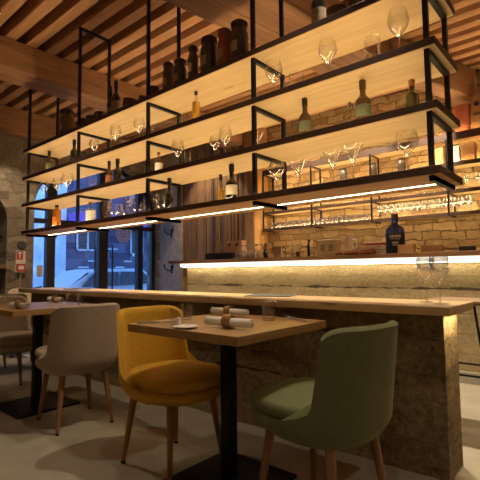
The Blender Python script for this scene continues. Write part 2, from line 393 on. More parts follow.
# left wall with arched glazed opening and arched niche
WY0, WY1, WZS, WZR = 2.97, 5.44, 2.05, 0.92
NY0, NY1, NZS = 1.45, 2.58, 1.75
def opening(y):
    if WY0 <= y <= WY1:
        t = (y-(WY0+WY1)/2)/((WY1-WY0)/2); return WZS+WZR*math.sqrt(max(0, 1-t*t))
    if NY0 <= y <= NY1:
        t = (y-(NY0+NY1)/2)/((NY1-NY0)/2); return NZS+0.56*math.sqrt(max(0, 1-t*t))
    return 0.0
def wall_profile(bm, xf, xb, segs):
    """segs: list of (y0, y1, is_opening)"""
    for y0, y1, op in segs:
        n = 24 if op else 1
        ys = [y0+(y1-y0)*(1-math.cos(PI*i/n))/2 for i in range(n+1)]
        for a, c in zip(ys, ys[1:]):
            za, zc = (opening(a), opening(c)) if op else (0, 0)
            for x in (xf, xb):
                bm.faces.new([bm.verts.new(p) for p in ((x, a, za), (x, c, zc), (x, c, ZC), (x, a, ZC))])
            if op: bm.faces.new([bm.verts.new(p) for p in ((xf, a, za), (xb, a, za), (xb, c, zc), (xf, c, zc))])
        if op:
            for y in (y0, y1):
                bm.faces.new([bm.verts.new(p) for p in ((xf, y, 0), (xb, y, 0), (xb, y, opening(y)), (xf, y, opening(y)))])
    bmesh.ops.remove_doubles(bm, verts=bm.verts, dist=1e-4)
b = B(); wall_profile(b, XL, XL-0.42, [(YF, NY0, False), (NY0, NY1, True), (NY1, WY0, False), (WY0, WY1, True), (WY1, YB, False)])
struct('wall_left', b, 'rubble_left', 'rough plastered stone wall with arched window', 'wall')
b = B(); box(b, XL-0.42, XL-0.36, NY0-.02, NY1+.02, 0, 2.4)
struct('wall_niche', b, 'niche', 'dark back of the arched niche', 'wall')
b = B(); box(b, XL+0.002, XL+0.60, 5.44, YB, 0, ZC)
struct('wall_pillar', b, 'concrete', 'grey concrete pillar between window and planked wall', 'wall')
# planked wall
b = B(); box(b, -6.15, -4.42, 5.53, YB, 0, ZC)
struct('wall_partition', b, 'plaster_orange', 'ochre partition carrying the old planks', 'wall')
pk = thing('plank_cladding', 'reclaimed dark vertical planks cladding the wall left of the bottles', 'cladding', (-6.14, 5.53, 0))
x = 0.0; k = 0; pl = {q: B() for q in ('plank', 'plank2', 'plank3')}
while x < 1.71:
    wd = min(random.uniform(0.035, 0.085), 1.72-x)
    box(pl[random.choice(['plank', 'plank', 'plank2', 'plank3'])], x+0.002, x+wd-0.002, -random.uniform(0.015, 0.045), 0.0, 0.9, ZC-0.02)
    x += wd
for q, bm in pl.items(): obj('board_panel', bm, q, pk)

# ceiling joists and beams
y = 0.06; k = 0
JG = 'joists of the timber ceiling'
while y < YB:
    b = B(); wv = random.uniform(-.006, .006)
    box(b, XL+.01, XR, -0.056, 0.056, 0, ZC-3.45-0.001, 0.006, 1)
    o = obj('ceiling_joist', b, 'joist', None, False, (0, y+wv, 3.45))
    tag(o, 'rough sawn timber joist running lengthwise under the dark ceiling boards', 'joist', JG)
    y += 0.212
def beam(name, label, p0, p1, wdt, z0, z1, m='beam'):
    p0, p1 = Vector(p0), Vector(p1); L = (p1-p0).length; d = (p1-p0)
    b = B()
    n = 14
    for s in (0,):
        vs = box(b, -wdt/2, wdt/2, 0, L, z0, z1, 0.018, 2)
    o = obj(name, b, m, None, False, (p0.x, p0.y, 0)); o.rotation_euler = (0, 0, math.atan2(-d.x, d.y))
    return o
tag(beam('ceiling_beam', '', (-4.71, YF, 0), (-4.71, YB-.4, 0), 0.17, 3.12, 3.45), 'big old beam across the ceiling at left, nearer half of the pair', 'beam')
tag(beam('ceiling_beam', '', (-4.915, YF, 0), (-4.915, YB-.4, 0), 0.215, 3.13, 3.45), 'pale old beam at left hugging the far side of the big beam', 'beam')
tag(beam('ceiling_beam', '', (-2.58, 1.0, 0), (-2.10, 4.6, 0), 0.27, 3.13, 3.45), 'wormholed beam over the shelf centre, left of the groove', 'beam')
tag(beam('ceiling_beam', '', (-2.26, 1.0, 0), (-1.78, 4.6, 0), 0.35, 3.12, 3.45), 'wormholed beam over the shelf centre, right of the groove', 'beam')
tag(beam('ceiling_beam', '', (-1.70, 4.4, 0), (-1.24, 5.89, 0), 0.22, 3.08, 3.45), 'short dark beam above the wooden crate at right', 'beam')
b = B(); box(b, 0, 0.16, YF+.01, YB-.5, 3.06, 3.449, 0.01, 1)
o = obj('wall_plate', b, 'beam', None, False, (XL+.002, 0, 0)); tag(o, 'timber wall plate under the joist ends on the window wall', 'beam')

# glazed doors in the arch
FX = XL-0.20
wf = thing('window_1', 'tall arched glazed door front with black steel frame', 'window', (FX, 0, 0)); wf['kind'] = 'structure'
b = B()
def arch_pts(inset, n=40):
    c, a = (WY0+WY1)/2, (WY1-WY0)/2-inset
    return [(c-a*math.cos(PI*i/n), WZS+(WZR-inset)*math.sin(PI*i/n)) for i in range(n+1)]
A0, A1 = arch_pts(0.0), arch_pts(0.075)
for q in range(len(A0)-1):
    P = [A0[q], A0[q+1], A1[q+1], A1[q]]
    f = [b.verts.new((-0.035, p[0], p[1])) for p in P]; g = [b.verts.new((0.035, p[0], p[1])) for p in P]
    b.faces.new(f); b.faces.new(g[::-1])
    b.faces.new((f[3], f[2], g[2], g[3])); b.faces.new((f[0], g[0], g[1], f[1]))
for y0, y1 in ((WY0, WY0+0.075), (WY1-0.075, WY1)): box(b, -0.035, 0.035, y0, y1, 0, WZS)
for y0, y1 in ((3.25, 3.39), (4.19, 4.37), (5.02, 5.14)): box(b, -0.05, 0.05, y0, y1, 0, opening((y0+y1)/2)-0.05)
box(b, -0.04, 0.04, WY0+.05, WY1-.05, 1.80, 1.875)
box(b, -0.04, 0.04, WY0+.05, WY1-.05, 0.0, 0.12)
obj('window_frame', b, 'black_frame', wf)
for y0, y1 in ((3.045, 3.25), (3.39, 4.19), (4.37, 5.02), (5.14, 5.365)):
    b = B(); box(b, -0.004, 0.004, y0, y1, 0.12, 1.80); obj('pane', b, 'pane', wf)
b = B()
P = arch_pts(0.07); f0 = [(WY0+.07, 1.875)]+P+[(WY1-.07, 1.875)]
va = [b.verts.new((-0.004, *p)) for p in f0]; vb = [b.verts.new((0.004, *p)) for p in f0]
b.faces.new(va); b.faces.new(vb[::-1])
obj('arch_pane', b, 'pane', wf)
for y in (4.09, 4.44):
    b = B(); path(b, [(0.05, y, 0.62), (0.085, y, 0.66), (0.085, y, 1.46), (0.05, y, 1.50)], 0.014); obj('handle', b, 'black_frame', wf, True)
# round ornament sticker and notice on the glass
em = thing('glass_emblem', 'white round ornamental wreath emblem on the door glass', 'sticker', (FX+0.008, 4.72, 1.72))
b = B()
def ring(bm, r0, r1, x=0.0, n=40, cy=0, cz=0, th=0.002):
    for i in range(n):
        a, c = 2*PI*i/n, 2*PI*(i+1)/n
        q = [(r0, a), (r1, a), (r1, c), (r0, c)]
        f = [bm.verts.new((x, cy+r*math.cos(t), cz+r*math.sin(t))) for r, t in q]; bm.faces.new(f)
ring(b, .155, .17); ring(b, .05, .06)
for i in range(14):
    a = 2*PI*i/14; ring(b, .018, .03, 0, 10, .118*math.cos(a), .118*math.sin(a)); ring(b, .0, .012, 0, 6, .085*math.cos(a+.2), .085*math.sin(a+.2))
for i in range(5): 
    a = 2*PI*i/5+.3; ring(b, .008, .016, 0, 8, .03*math.cos(a), .03*math.sin(a))
obj('wreath', b, 'white', em)
em2 = thing('glass_emblem', 'small white curled emblem on the narrow left door pane', 'sticker', (FX+0.008, 3.13, 1.66))
b = B(); ring(b, .05, .062, 0, 24); ring(b, .02, .03, 0, 14, -.01, .01)
for i in range(4): ring(b, .012, .02, 0, 10, .05*math.cos(i*1.5), .05*math.sin(i*1.5)-.03)
obj('wreath', b, 'white', em2)
b = B(); box(b, 0, 0.004, -.045, .045, -.09, .09); o = obj('paper_notice', b, 'label_cream', None, False, (FX+0.012, 3.16, 1.03)); tag(o, 'small beige paper notice stuck on the narrow left door pane', 'notice')

# outdoors
ZS = -0.35
b = B(); box(b, -30, XL-0.45, -4, 30, ZS-.2, ZS); o = struct('street_ground', b, 'street', 'dusk street outside the glazed doors', 'street')
bl = thing('building', 'pale blue lit plaster house across the street, seen through the left pane', 'building', (-15.5, 0, ZS))
b = B(); box(b, 0, 1.5, -2, 7.25, 0, 9); obj('facade', b, 'facade_light', bl)
for i in range(2):
    b = B(); box(b, 1.5, 1.54, 1.5+2.6*i, 2.6+2.6*i, 3.6, 5.6); obj('shutter', b, 'facade_dark', bl)
bl = thing('building', 'dark stone house across the street behind the middle door panes', 'building', (-15.5, 0, ZS))
b = B(); box(b, 0, 1.5, 7.25, 11.9, 0, 9); obj('facade', b, 'facade_dark', bl)
for (y0, y1, z0, z1) in ((7.6, 8.4, 2.1, 3.1), (9.8, 10.4, 2.0, 3.2)):
    b = B(); box(b, 1.5, 1.53, y0, y1, z0, z1); obj('window', b, 'car_glass', bl)
    b = B()
    for zz in (z0, z1-.06): box(b, 1.53, 1.56, y0, y1, zz, zz+.06)
    for yy in (y0, y1-.06, (y0+y1)/2): box(b, 1.53, 1.56, yy, yy+.06, z0, z1)
    obj('window_frame', b, 'white', bl)
b = B(); box(b, 1.5, 2.3, 7.3, 11.2, 2.95, 3.35, 0.03, 1); obj('awning', b, 'awning', bl)
for i in range(7):
    b = B(); yy = 7.7+.37*i; zz = 1.5+.45*((i*5) % 4)/2
    box(b, 1.5, 1.53, yy, yy+random.uniform(.2, .45), zz, zz+.05); obj('stone_band', b, 'white', bl)
bl = thing('building', 'pale blue house at the right end of the street view', 'building', (-15.5, 0, ZS))
b = B(); box(b, 0, 1.5, 11.9, 22, 0, 9); obj('facade', b, 'facade_light', bl)
# car
car_stand_in = thing('car', 'pale parked car outside the glazed doors', 'car', (-11.0, 6.7, ZS))  # stands in for the pale band of light reflected in the glass
def loft(bm, secs):
    rings = [[bm.verts.new(p) for p in s] for s in secs]
    n = len(rings[0])
    for a, c in zip(rings, rings[1:]):
        for i in range(n):
            j = (i+1) % n; bm.faces.new((a[i], a[j], c[j], c[i]))
    bm.faces.new(rings[0][::-1]); bm.faces.new(rings[-1])
b = B()
prof = [(-2.1, .35), (-2.12, .7), (-1.95, .88), (-1.25, .95), (-.75, 1.38), (-.3, 1.44), (.9, 1.44), (1.6, 1.02), (2.02, .92), (2.1, .6), (2.08, .35)]
loft(b, [[(x*.9 if abs(x) > .8 else x, y, z) for y, z in prof] for x in (-.85, .85)])
bmesh.ops.bevel(b, geom=list(b.edges), offset=0.05, segments=2, affect='EDGES')
obj('body', b, 'car_paint', car_stand_in, True)
for s in (-1, 1):
    b = B(); f = [(-1.02, .98), (-.66, 1.34), (.05, 1.36), (.05, .98)]; g = [(.13, .98), (.13, 1.36), (.85, 1.35), (1.25, 1.02)]
    for F in (f, g):
        va = [b.verts.new((s*.845, *p)) for p in F]; vb = [b.verts.new((s*.875, *p)) for p in F]
        b.faces.new(va); b.faces.new(vb[::-1])
        for i in range(4): b.faces.new((va[i], va[(i+1) % 4], vb[(i+1) % 4], vb[i]))
    obj('side_window', b, 'car_glass', car_stand_in)
    for yy in (-1.3, 1.35):
        b = B(); tube(b, (s*.62, yy, .32), (s*.86, yy, .32), .32, n=24); wh = obj('wheel', b, 'tyre', car_stand_in, True)
        b = B(); tube(b, (s*.86, yy, .32), (s*.87, yy, .32), .19, n=20); obj('hubcap', b, 'steel', wh)

# wall bits at left: extinguisher sign, niche shelf, plant, hooks
sg = thing('fire_alarm_box', 'red and white fire call point with arrow sign on the stone pier', 'alarm', (XL+0.002, 2.775, 1.17))
b = B(); box(b, 0, .025, -.07, .07, -.16, .17, .006); obj('backplate', b, 'white', sg)
b = B(); box(b, .025, .032, -.06, .03, .03, .16); sp = obj('sign_panel', b, 'red', sg)
b = B(); box(b, .032, .036, -.025, -.01, .05, .12); box(b, .032, .036, -.045, .01, .12, .135); box(b, .032, .036, -.035, 0, .135, .148); obj('arrow', b, 'white', sp)
b = B(); box(b, .025, .05, -.062, .062, -.15, -.03, .006); cp = obj('call_point', b, 'red', sg)
b = B(); box(b, .05, .053, -.04, .04, -.115, -.06); obj('glass_plate', b, 'white', cp)
b = B(); tube(b, (.012, 0, -.16), (.012, 0, -1.0), .012, n=8); obj('conduit', b, 'plaster', sg)
b = B(); tube(b, (XL, 0, 0), (XL+.04, 0, 0), .06, n=20); o = obj('wall_vent', b, 'niche', None, True, (0, 2.79, 1.42)); tag(o, 'round dark hole cover in the stone pier above the red sign', 'vent')
b = B(); box(b, -.33, .05, NY0-2.0+.002, NY1-2.0-.002, -.02, .025, .004); o = obj('niche_shelf', b, 'bar_wood', None, False, (XL-.02, 2.0, 1.09)); tag(o, 'brown wooden shelf board across the dark wall niche', 'shelf')
b = B(); lathe(b, [(0, 0), (.03, 0), (.036, .12), (.033, .12), (.028, .008), (0, .008)]); o = obj('tumbler', b, 'glass', None, True, (XL-.05, 2.50, 1.115)); tag(o, 'small glass on the niche shelf at far left', 'glass')
ph = thing('potted_plant', 'dark leafy plant in a pot fixed in the wall niche at far left', 'plant', (XL-.02, 2.40, 1.42))
b = B(); lathe(b, [(0, 0), (.05, 0), (.07, .1), (.062, .1), (.045, .01), (0, .01)]); box(b, -.30, -.04, -.012, .012, .03, .05); obj('pot', b, 'pot', ph, True)
b = B()
for i in range(26):
    a = random.uniform(0, 2*PI); t = random.uniform(-.35, 1.0); L = random.uniform(.10, .17); wd = random.uniform(.02, .035)
    d = Vector((math.cos(a)*math.cos(t), math.sin(a)*math.cos(t), math.sin(t))); sd = d.cross(Vector((0, 0, 1))).normalized()
    p = Vector((0, 0, .09)); q = [p, p+d*L*.4+sd*wd+Vector((0, 0, .02)), p+d*L*.75+sd*wd*.6, p+d*L-Vector((0, 0, .03)), p+d*L*.75-sd*wd*.6, p+d*L*.4-sd*wd+Vector((0, 0, .02))]
    v = [b.verts.new(c) for c in q]; b.faces.new((v[0], v[1], v[2], v[3])); b.faces.new((v[0], v[3], v[4], v[5]))
obj('foliage', b, 'leaf', ph)
for z, lab in ((1.74, 'black branching coat hook on the concrete pillar, upper one'), (1.04, 'black branching coat hook on the concrete pillar, lower one')):
    hk = thing('coat_hook', lab, 'hook', (-6.40, 5.44, z), 0, 'coat hooks on the pillar')
    b = B(); box(b, -.02, .02, -.012, 0, -.08, .08, .003); obj('plate', b, 'black', hk)
    for s in (-1, 1):
        b = B(); path(b, [(0, -.01, -.02), (s*.04, -.05, -.03), (s*.10, -.07, 0), (s*.13, -.075, .06), (s*.12, -.08, .11)], .011); obj('arm', b, 'black', hk, True)

# ------------------------------------------------------------------ front bar
bw = thing('bar_counter', 'long earth concrete bar with thick oak top behind the tables', 'bar', (-2.85, 2.10, 0))
BX0, BX1 = -5.13+2.85, -0.565+2.85
b = B(); box(b, BX0, BX1, 0, 0.45, 0.782, 0.824, 0.004, 2); obj('worktop', b, 'oak', bw)
b = B()
nx, nz = 90, 16
def rough_wall(bm, x0, x1, y0, y1, z0, z1, amp=.010, nx=90, nz=16):
    import mathutils
    def dv(p): 
        n = mathutils.noise.noise(Vector((p[0]*5, p[1]*5, p[2]*9)))*amp + mathutils.noise.noise(Vector((p[0]*17, p[1]*17, p[2]*20)))*amp*.5
        return n
    def grid(fn, na, nb):
        V = [[bm.verts.new(fn(i/na, j/nb)) for j in range(nb+1)] for i in range(na+1)]
        for i in range(na):
            for j in range(nb): bm.faces.new((V[i][j], V[i+1][j], V[i+1][j+1], V[i][j+1]))
    def F(u, v):
        p = (x0+(x1-x0)*u, y0, z0+(z1-z0)*v); e = 1 if 0 < u < 1 else 0; return (p[0], p[1]+dv(p)*e, p[2])
    def K(u, v): p = (x0+(x1-x0)*u, y1, z0+(z1-z0)*v); return p
    def Rr(u, v):
        p = (x1, y0+(y1-y0)*u, z0+(z1-z0)*v); e = 1 if 0 < u < 1 else 0; return (p[0]+dv(p)*e, p[1], p[2])
    def Lf(u, v): return (x0, y0+(y1-y0)*u, z0+(z1-z0)*v)
    grid(F, nx, nz); grid(K, 1, nz); grid(Rr, 8, nz); grid(Lf, 1, nz)
    grid(lambda u, v: (x0+(x1-x0)*u, y0+(y1-y0)*v, z1), nx, 1)
    bmesh.ops.remove_doubles(bm, verts=bm.verts, dist=1e-4)
rough_wall(b, BX0+.06, -0.625+2.85, 0.12, 0.35, 0, 0.782, .010, 260, 46)
obj('bar_wall', b, 'rammed_bar', bw, True)
b = B(); box(b, BX1-.035, BX1-.015, .14, .33, .7808, .7819); obj('led_strip', b, 'led_end', bw)

# ------------------------------------------------------------------ hanging shelf
hs = thing('hanging_shelf', 'long four tier bottle shelf on black steel frames hung over the bar', 'shelf', (-2.85, 2.10, 0))
SX0, SX1 = -5.10+2.85, -0.575+2.85
SZ = [1.443, 1.755, 2.064, 2.385]
for i, z in enumerate(SZ):
    b = B(); box(b, SX0, SX1, 0, .40, z, z+.037, .002, 1)
    sh = obj('shelf_board', b, 'dark_edge', hs)
    b = B(); box(b, SX0+.004, SX1-.004, .004, .396, z-.003, z+.001); obj('soffit', b, 'brown_under' if i == 0 else 'pale', sh)
    if i < 3:
        b = B(); box(b, SX0+.03, SX1-.03, .014, .034, z+.0365, z+.0382); obj('led_strip', b, 'led_up', sh)
        b = B(); box(b, SX0+.03, SX1-.03, .376, .394, z+.037, z+.040); obj('led_strip', b, 'led_up', sh)
    if i == 0:
        b = B(); box(b, SX0+.12, SX1-.10, .258, .276, z-.0036, z-.002); obj('led_strip', b, 'led_down', sh)
PXS = [-5.02, -3.905, -2.805, -1.7, -0.622]
TOPZ = [3.13, 3.45, 3.45, 3.13, 3.45]
for k, px in enumerate(PXS):
    x = px+2.85; b = B(); t = .012
    for y in (.035, .365): box(b, x-t, x+t, y-t, y+t, SZ[0]-.028, TOPZ[k])
    for z in SZ: box(b, x-t, x+t, .035+t, .365-t, z-.027, z-.003)
    box(b, x-t, x+t, .035-t, .365+t, SZ[0]-.0285, SZ[0]-.0035)
    if k == 1: box(b, x-t, x+t, .035+t, .365-t, TOPZ[k]-.024, TOPZ[k])
    obj('steel_frame', b, 'black', hs)

# ------------------------------------------------------------------ back bar
bb = thing('back_bar', 'lit earth concrete back bar with brown wooden top and glowing edge', 'bar', (-1.2, 4.20, 0))
b = B(); box(b, -3.70, 3.4, -.10, .55, 1.107, 1.150, .003, 1); obj('worktop', b, 'bar_wood', bb)
b = B(); rough_wall(b, -3.40, 3.4, 0, .28, 0.10, 1.045, .005, 70, 12); obj('bar_wall', b, 'rammed_back', bb, True)
b = B(); box(b, -3.46, 3.4, -.085, .25, 1.060, 1.106); obj('light_panel', b, 'led_panel', bb)
b = B(); box(b, -3.44, 3.4, -.06, -.035, 1.054, 1.0595); obj('led_strip', b, 'led_bar', bb)
b = B(); box(b, -3.40, 3.4, -.03, .28, 0, .10); obj('plinth', b, 'plinth', bb)

# back shelf on the stone wall
bs = thing('wall_shelf', 'black framed wall shelf full of glassware on the stone wall', 'shelf', (-4.30, 5.60, 0))
BSZ = [1.655, 1.925, 2.255, 2.575]
for i, z in enumerate(BSZ):
    x1 = 4.6
    th = (.022, .022, .03, .07)[i]
    b = B(); box(b, 0, x1, 0, .285, z, z+th, .002, 1); s_ = obj('shelf_board', b, ('dark_edge', 'dark_edge', 'bar_wood', 'bar_wood')[i], bs)
    b = B(); box(b, 0.003, x1, .006, .283, z-.003, z+.001); obj('soffit', b, 'pale', s_)
    b = B(); box(b, 0, x1, -.004, .004, z-.022, z+th); obj('lip', b, 'dark_edge', s_)
    b = B(); box(b, .03, x1, .008, .022, z-.010, z-.003); obj('led_strip', b, 'led_back', s_)
    b = B(); box(b, .03, x1, .010, .024, z+th, z+th+.0015); obj('led_strip', b, 'led_back', s_)
    b = B(); box(b, .03, x1, .266, .282, z+th, z+th+.002); obj('led_strip', b, 'led_back', s_)
for x in (.02, .93, 1.87, 2.845, 3.8, 4.58):
    b = B(); t = .01
    for y in (-.012, .265): box(b, x-t, x+t, y-t, y+t, BSZ[0]-.02, BSZ[3]-.001)
    for z in BSZ: box(b, x-t, x+t, -.012, .265, z-.02, z-.004)
    obj('steel_frame', b, 'black', bs)

# ------------------------------------------------------------------ furniture
def sgn(v): return (v > 0)-(v < 0)
def sup(a, c, t, n=2.7):
    return a*sgn(math.cos(t))*abs(math.cos(t))**(2/n), c*sgn(math.sin(t))*abs(math.sin(t))**(2/n)
def make_chair(label, fabric, loc, rz, group=None):
    """faces local +X"""
    t = thing('dining_chair', label, 'chair', loc, rz, group)
    def pad(z0, z1, a, c, dome, rnd, cx=0.03):
        b = B(); n = 40; prof = []
        prof += [(0, z0)] + [(1-rnd*(1-math.sin(q)), z0+ (z1-z0)*.5*(1-math.cos(q))) for q in [PI/2*i/4 for i in range(5)]]
        prof += [(1-rnd*(1-math.cos(q)), (z0+z1)/2+(z1-z0)*.5*math.sin(q)) for q in [PI/2*i/4 for i in range(1, 5)]]
        prof += [(.6, z1+dome*.65), (.3, z1+dome*.95), (0, z1+dome)]
        rings = []
        for r, z in prof:
            if r == 0: rings.append([b.verts.new((cx, 0, z))])
            else: rings.append([b.verts.new((cx+sup(a*r, c*r, 2*PI*i/n)[0], sup(a*r, c*r, 2*PI*i/n)[1], z)) for i in range(n)])
        for A, C in zip(rings, rings[1:]):
            for i in range(n):
                j = (i+1) % n
                if len(A) == 1: b.faces.new((A[0], C[j], C[i]))
                elif len(C) == 1: b.faces.new((A[i], A[j], C[0]))
                else: b.faces.new((A[i], A[j], C[j], C[i]))
        return b
    obj('seat_base', pad(.362, .432, .252, .234, 0, .16), fabric, t, True)
    obj('seat_cushion', pad(.425, .488, .258, .234, .010, .12, .040), fabric, t, True)
    # back shell: a curved slab whose side edges flare into the seat base
    b = B(); nu, nv = 44, 18; TH = .036
    def P(u, v, off):
        uu = 2*u-1
        zt = .784-.035*abs(uu)**7
        z = .352+(zt-.352)*v
        k = max(0, min(1, (.50-z)/.10)); k = k*k*(3-2*k)
        am = math.radians(58+7*max(0, (.80-z)/.30)+34*k)
        ph = am*uu
        lean = .040*max(0, (z-.44)/.36)
        s = 1.0-.20*max(0, (.45-z)/.10)**2
        ex, ey = sup((.268-off)*s, (.252-off)*s, PI-ph, 2.6)
        return Vector((ex-lean, ey*(1+.01*(z-.4)/.4), z))
    rows = []
    for i in range(nu+1):
        u = i/nu; sec = []
        for j in range(nv+1): sec.append(P(u, j/nv, 0))
        top_o, top_i = P(u, 1, 0), P(u, 1, TH)
        for s_ in (.25, .5, .75):
            m_ = top_o.lerp(top_i, s_); m_.z += TH*.38*math.sin(PI*s_); sec.append(m_)
        for j in range(nv, -1, -1): sec.append(P(u, j/nv, TH))
        rows.append([b.verts.new(p) for p in sec])
    L = len(rows[0])
    for i in range(nu):
        for j in range(L-1): b.faces.new((rows[i][j], rows[i+1][j], rows[i+1][j+1], rows[i][j+1]))
        b.faces.new((rows[i][L-1], rows[i+1][L-1], rows[i+1][0], rows[i][0]))
    b.faces.new(rows[0]); b.faces.new(rows[-1][::-1])
    obj('backrest', b, fabric, t, True)
    b = B(); tube(b, (0, 0, .352), (0, 0, .376), .195, .195, 28); obj('seat_frame', b, 'black', t)
    for sx in (-1, 1):
        for sy in (-1, 1):
            b = B(); p0 = (sx*.150+.0, sy*.135, .374); p1 = (sx*.195+.0, sy*.176, .012)
            tube(b, p1, p0, .0115, .021, 16); lg = obj('leg', b, 'leg', t, True)
            b = B(); tube(b, (p1[0], p1[1], 0), (p1[0], p1[1], .012), .0115, .0115, 12); obj('foot_cap', b, 'black', lg)
    return t
make_chair('mustard yellow velvet chair facing right at the nearest table', 'velvet_yellow', (-1.80, 1.54, 0), math.radians(-2))
make_chair('olive green velvet chair in the foreground, its back to us', 'velvet_green', (-0.945, 1.60, 0), PI-0.15)
make_chair('taupe velvet chair between the two tables, its back to us', 'velvet_grey', (-2.81, 1.54, 0), PI-0.16)
make_chair('taupe velvet chair facing right at far side of the left table', 'velvet_grey', (-3.88, 1.52, 0), math.radians(-3))
make_chair('pale green velvet chair behind the taupe chair at far left', 'velvet_green', (-4.78, 1.74, 0), PI)
make_chair('beige chair by the far end of the bar below the fire sign', 'velvet_beige', (-5.62, 2.42, 0), math.radians(-20))

def make_table(label, cx, cy, sx, sy):
    t = thing('dining_table', label, 'table', (cx, cy, 0))
    b = B(); box(b, -sx/2, sx/2, -sy/2, sy/2, .712, .75, .003, 2); obj('tabletop', b, 'oak_y', t)
    b = B(); box(b, -.029, .029, -.029, .029, .014, .705, .004); obj('pole', b, 'black', t)
    b = B(); box(b, -.17, .17, -.17, .17, .700, .7115); obj('bracket', b, 'black', t)
    b = B(); box(b, -.23, .23, -.23, .23, 0, .014, 0)
    obj('base_plate', b, 'black', t)
    return t
make_table('square oak table in the foreground between yellow and green chairs', -1.44, 1.582, .705, .67)
make_table('square oak table at left between the two taupe chairs', -3.37, 1.53, .74, .67)
make_table('square oak table at the far left edge, beyond the pale green chair', -5.40, 1.60, .70, .67)

# stools behind the bar
def stool(label, loc):
    t = thing('bar_stool', label, 'stool', loc)
    b = B(); box(b, -.19, .19, -.19, .19, .775, .803, .012); obj('seat', b, 'bar_wood', t)
    for sx in (-1, 1):
        for sy in (-1, 1):
            b = B()
            path(b, [(sx*.10, sy*.15, .774), (sx*.20, sy*.20, .006)], .008); path(b, [(sx*.16, sy*.12, .774), (sx*.20, sy*.20, .006)], .008)
            obj('leg', b, 'black', t, True)
    b = B(); r = .178
    for p, q in (((-r, -r), (r, -r)), ((r, -r), (r, r)), ((r, r), (-r, r)), ((-r, r), (-r, -r))): path(b, [(*p, .36), (*q, .36)], .007)
    obj('foot_rail', b, 'black', t, True)
stool('dark stool with thin black wire legs behind the bar end at right', (-.74, 3.05, .0))

# ------------------------------------------------------------------ bottles, glasses, jars
def bottle(name, label, loc, h, r, body='bottle_dark', cap='foil', lab=None, neck=.30, group='bottles on the hanging shelf', kind='wine', labz=(.16, .42), fill=None):
    t = thing(name, label, 'bottle', loc, 0, group)
    b = B(); rn = min(r*.42, .016) if kind != 'squat' else r*.36
    sh = h*(1-neck-.18) if kind == 'wine' else h*(1-neck-.06)
    prof = [(0, .004), (r*.9, 0), (r, .006), (r, sh)]
    for i in range(1, 6):
        q = i/6; prof.append((rn+(r-rn)*(.5+.5*math.cos(PI*q)), sh+(h*(1-neck)-sh)*q))
    prof += [(rn, h*(1-neck)), (rn*.95, h*.93), (rn*1.12, h*.935), (rn*1.12, h*.985), (0, h*.985)]
    lathe(b, prof, 22); obj('body', b, body, t, True)
    if fill:
        b = B(); lathe(b, [(0, .008), (r*.9, .008), (r*.9, sh*.97), (rn*.8, h*(1-neck)*.98), (0, h*(1-neck)*.98)], 18); obj('liquid', b, fill, t, True)
    b = B(); lathe(b, [(rn*1.06, h*(.80 if kind == 'wine' else .90)), (rn*1.18, h*(.80 if kind == 'wine' else .90)), (rn*1.22, h*.985), (rn*1.0, h), (0, h)], 16); obj('cap', b, cap, t, True)
    if lab:
        b = B(); z0, z1 = h*labz[0], h*labz[1]; lathe(b, [(r*1.004, z0), (r*1.025, z0), (r*1.025, z1), (r*1.004, z1)], 22); obj('label', b, lab, t, True)
    return t
def wine_glass(label, loc, h=.24, r=.045, group='wine glasses on the hanging shelf', tulip=.78, m='glass'):
    t = thing('wine_glass', label, 'glass', loc, 0, group)
    zs = h*.44
    b = B(); out = [(.006, zs)]
    for i in range(1, 11):
        q = i/10
        rr = r*(math.sin(min(1, q*1.7)*PI/2)) if q < .6 else r*(1-(1-tulip)*((q-.6)/.4)**1.3)
        out.append((rr, zs+(h-zs)*q))
    inn = [(max(0.0, x-.0012), z) for x, z in out[::-1]]; inn[-1] = (0, zs+.004)
    lathe(b, [(0, zs)]+out+inn, 22); obj('bowl', b, m, t, True)
    b = B(); lathe(b, [(0, .003), (.004, .008), (.0035, zs*.5), (.0042, zs*.85), (.007, zs), (.016, zs+.010), (0.0, zs+.008)], 12); obj('stem', b, 'stem', t, True)
    b = B(); lathe(b, [(0, 0), (r*.80, 0), (r*.82, .002), (r*.4, .005), (0, .008)], 22); obj('foot', b, 'stem', t, True)
    return t
def cone_glass(label, loc, h=.19, r=.055, group='wine glasses on the hanging shelf'):
    t = thing('cocktail_glass', label, 'glass', loc, 0, group); zs = h*.52
    b = B(); lathe(b, [(0, zs), (.005, zs), (r, h), (r-.0015, h), (0, zs+.006)], 22); obj('bowl', b, 'glass', t, True)
    b = B(); lathe(b, [(0, .003), (.0045, .008), (.004, zs*.6), (.006, zs), (.02, zs+.02), (0, zs+.008)], 12); obj('stem', b, 'stem', t, True)
    b = B(); lathe(b, [(0, 0), (r*.7, 0), (r*.72, .002), (r*.3, .005), (0, .008)], 22); obj('foot', b, 'stem', t, True)
    return t
def tumbler(label, loc, h=.10, r=.036, group='tumblers on the hanging shelf', flare=1.12, name='tumbler', m='glass'):
    b = B(); lathe(b, [(0, 0), (r*.94, 0), (r, .004), (r*flare, h), (r*flare-.0016, h), (r-.003, .010), (0, .009)], 22)
    o = obj(name, b, m, None, True, loc); return tag(o, label, 'glass', group)
def balloon(label, loc, h=.15, r=.055, group='stemless glasses on the lowest shelf'):
    t = thing('balloon_glass', label, 'glass', loc, 0, group)
    b = B(); out = [(r*.42, .012), (r*.8, h*.25), (r, h*.46), (r*.97, h*.6), (r*.72, h)]
    lathe(b, [(0, .012)]+out+[(x-.0015, z) for x, z in out[::-1]]+[(0, .016)], 10); obj('bowl', b, 'crystal', t)
    b = B(); lathe(b, [(0, 0), (r*.5, 0), (r*.5, .004), (r*.2, .008), (r*.42, .013), (0, .013)], 10); obj('foot', b, 'stem', t)
    return t
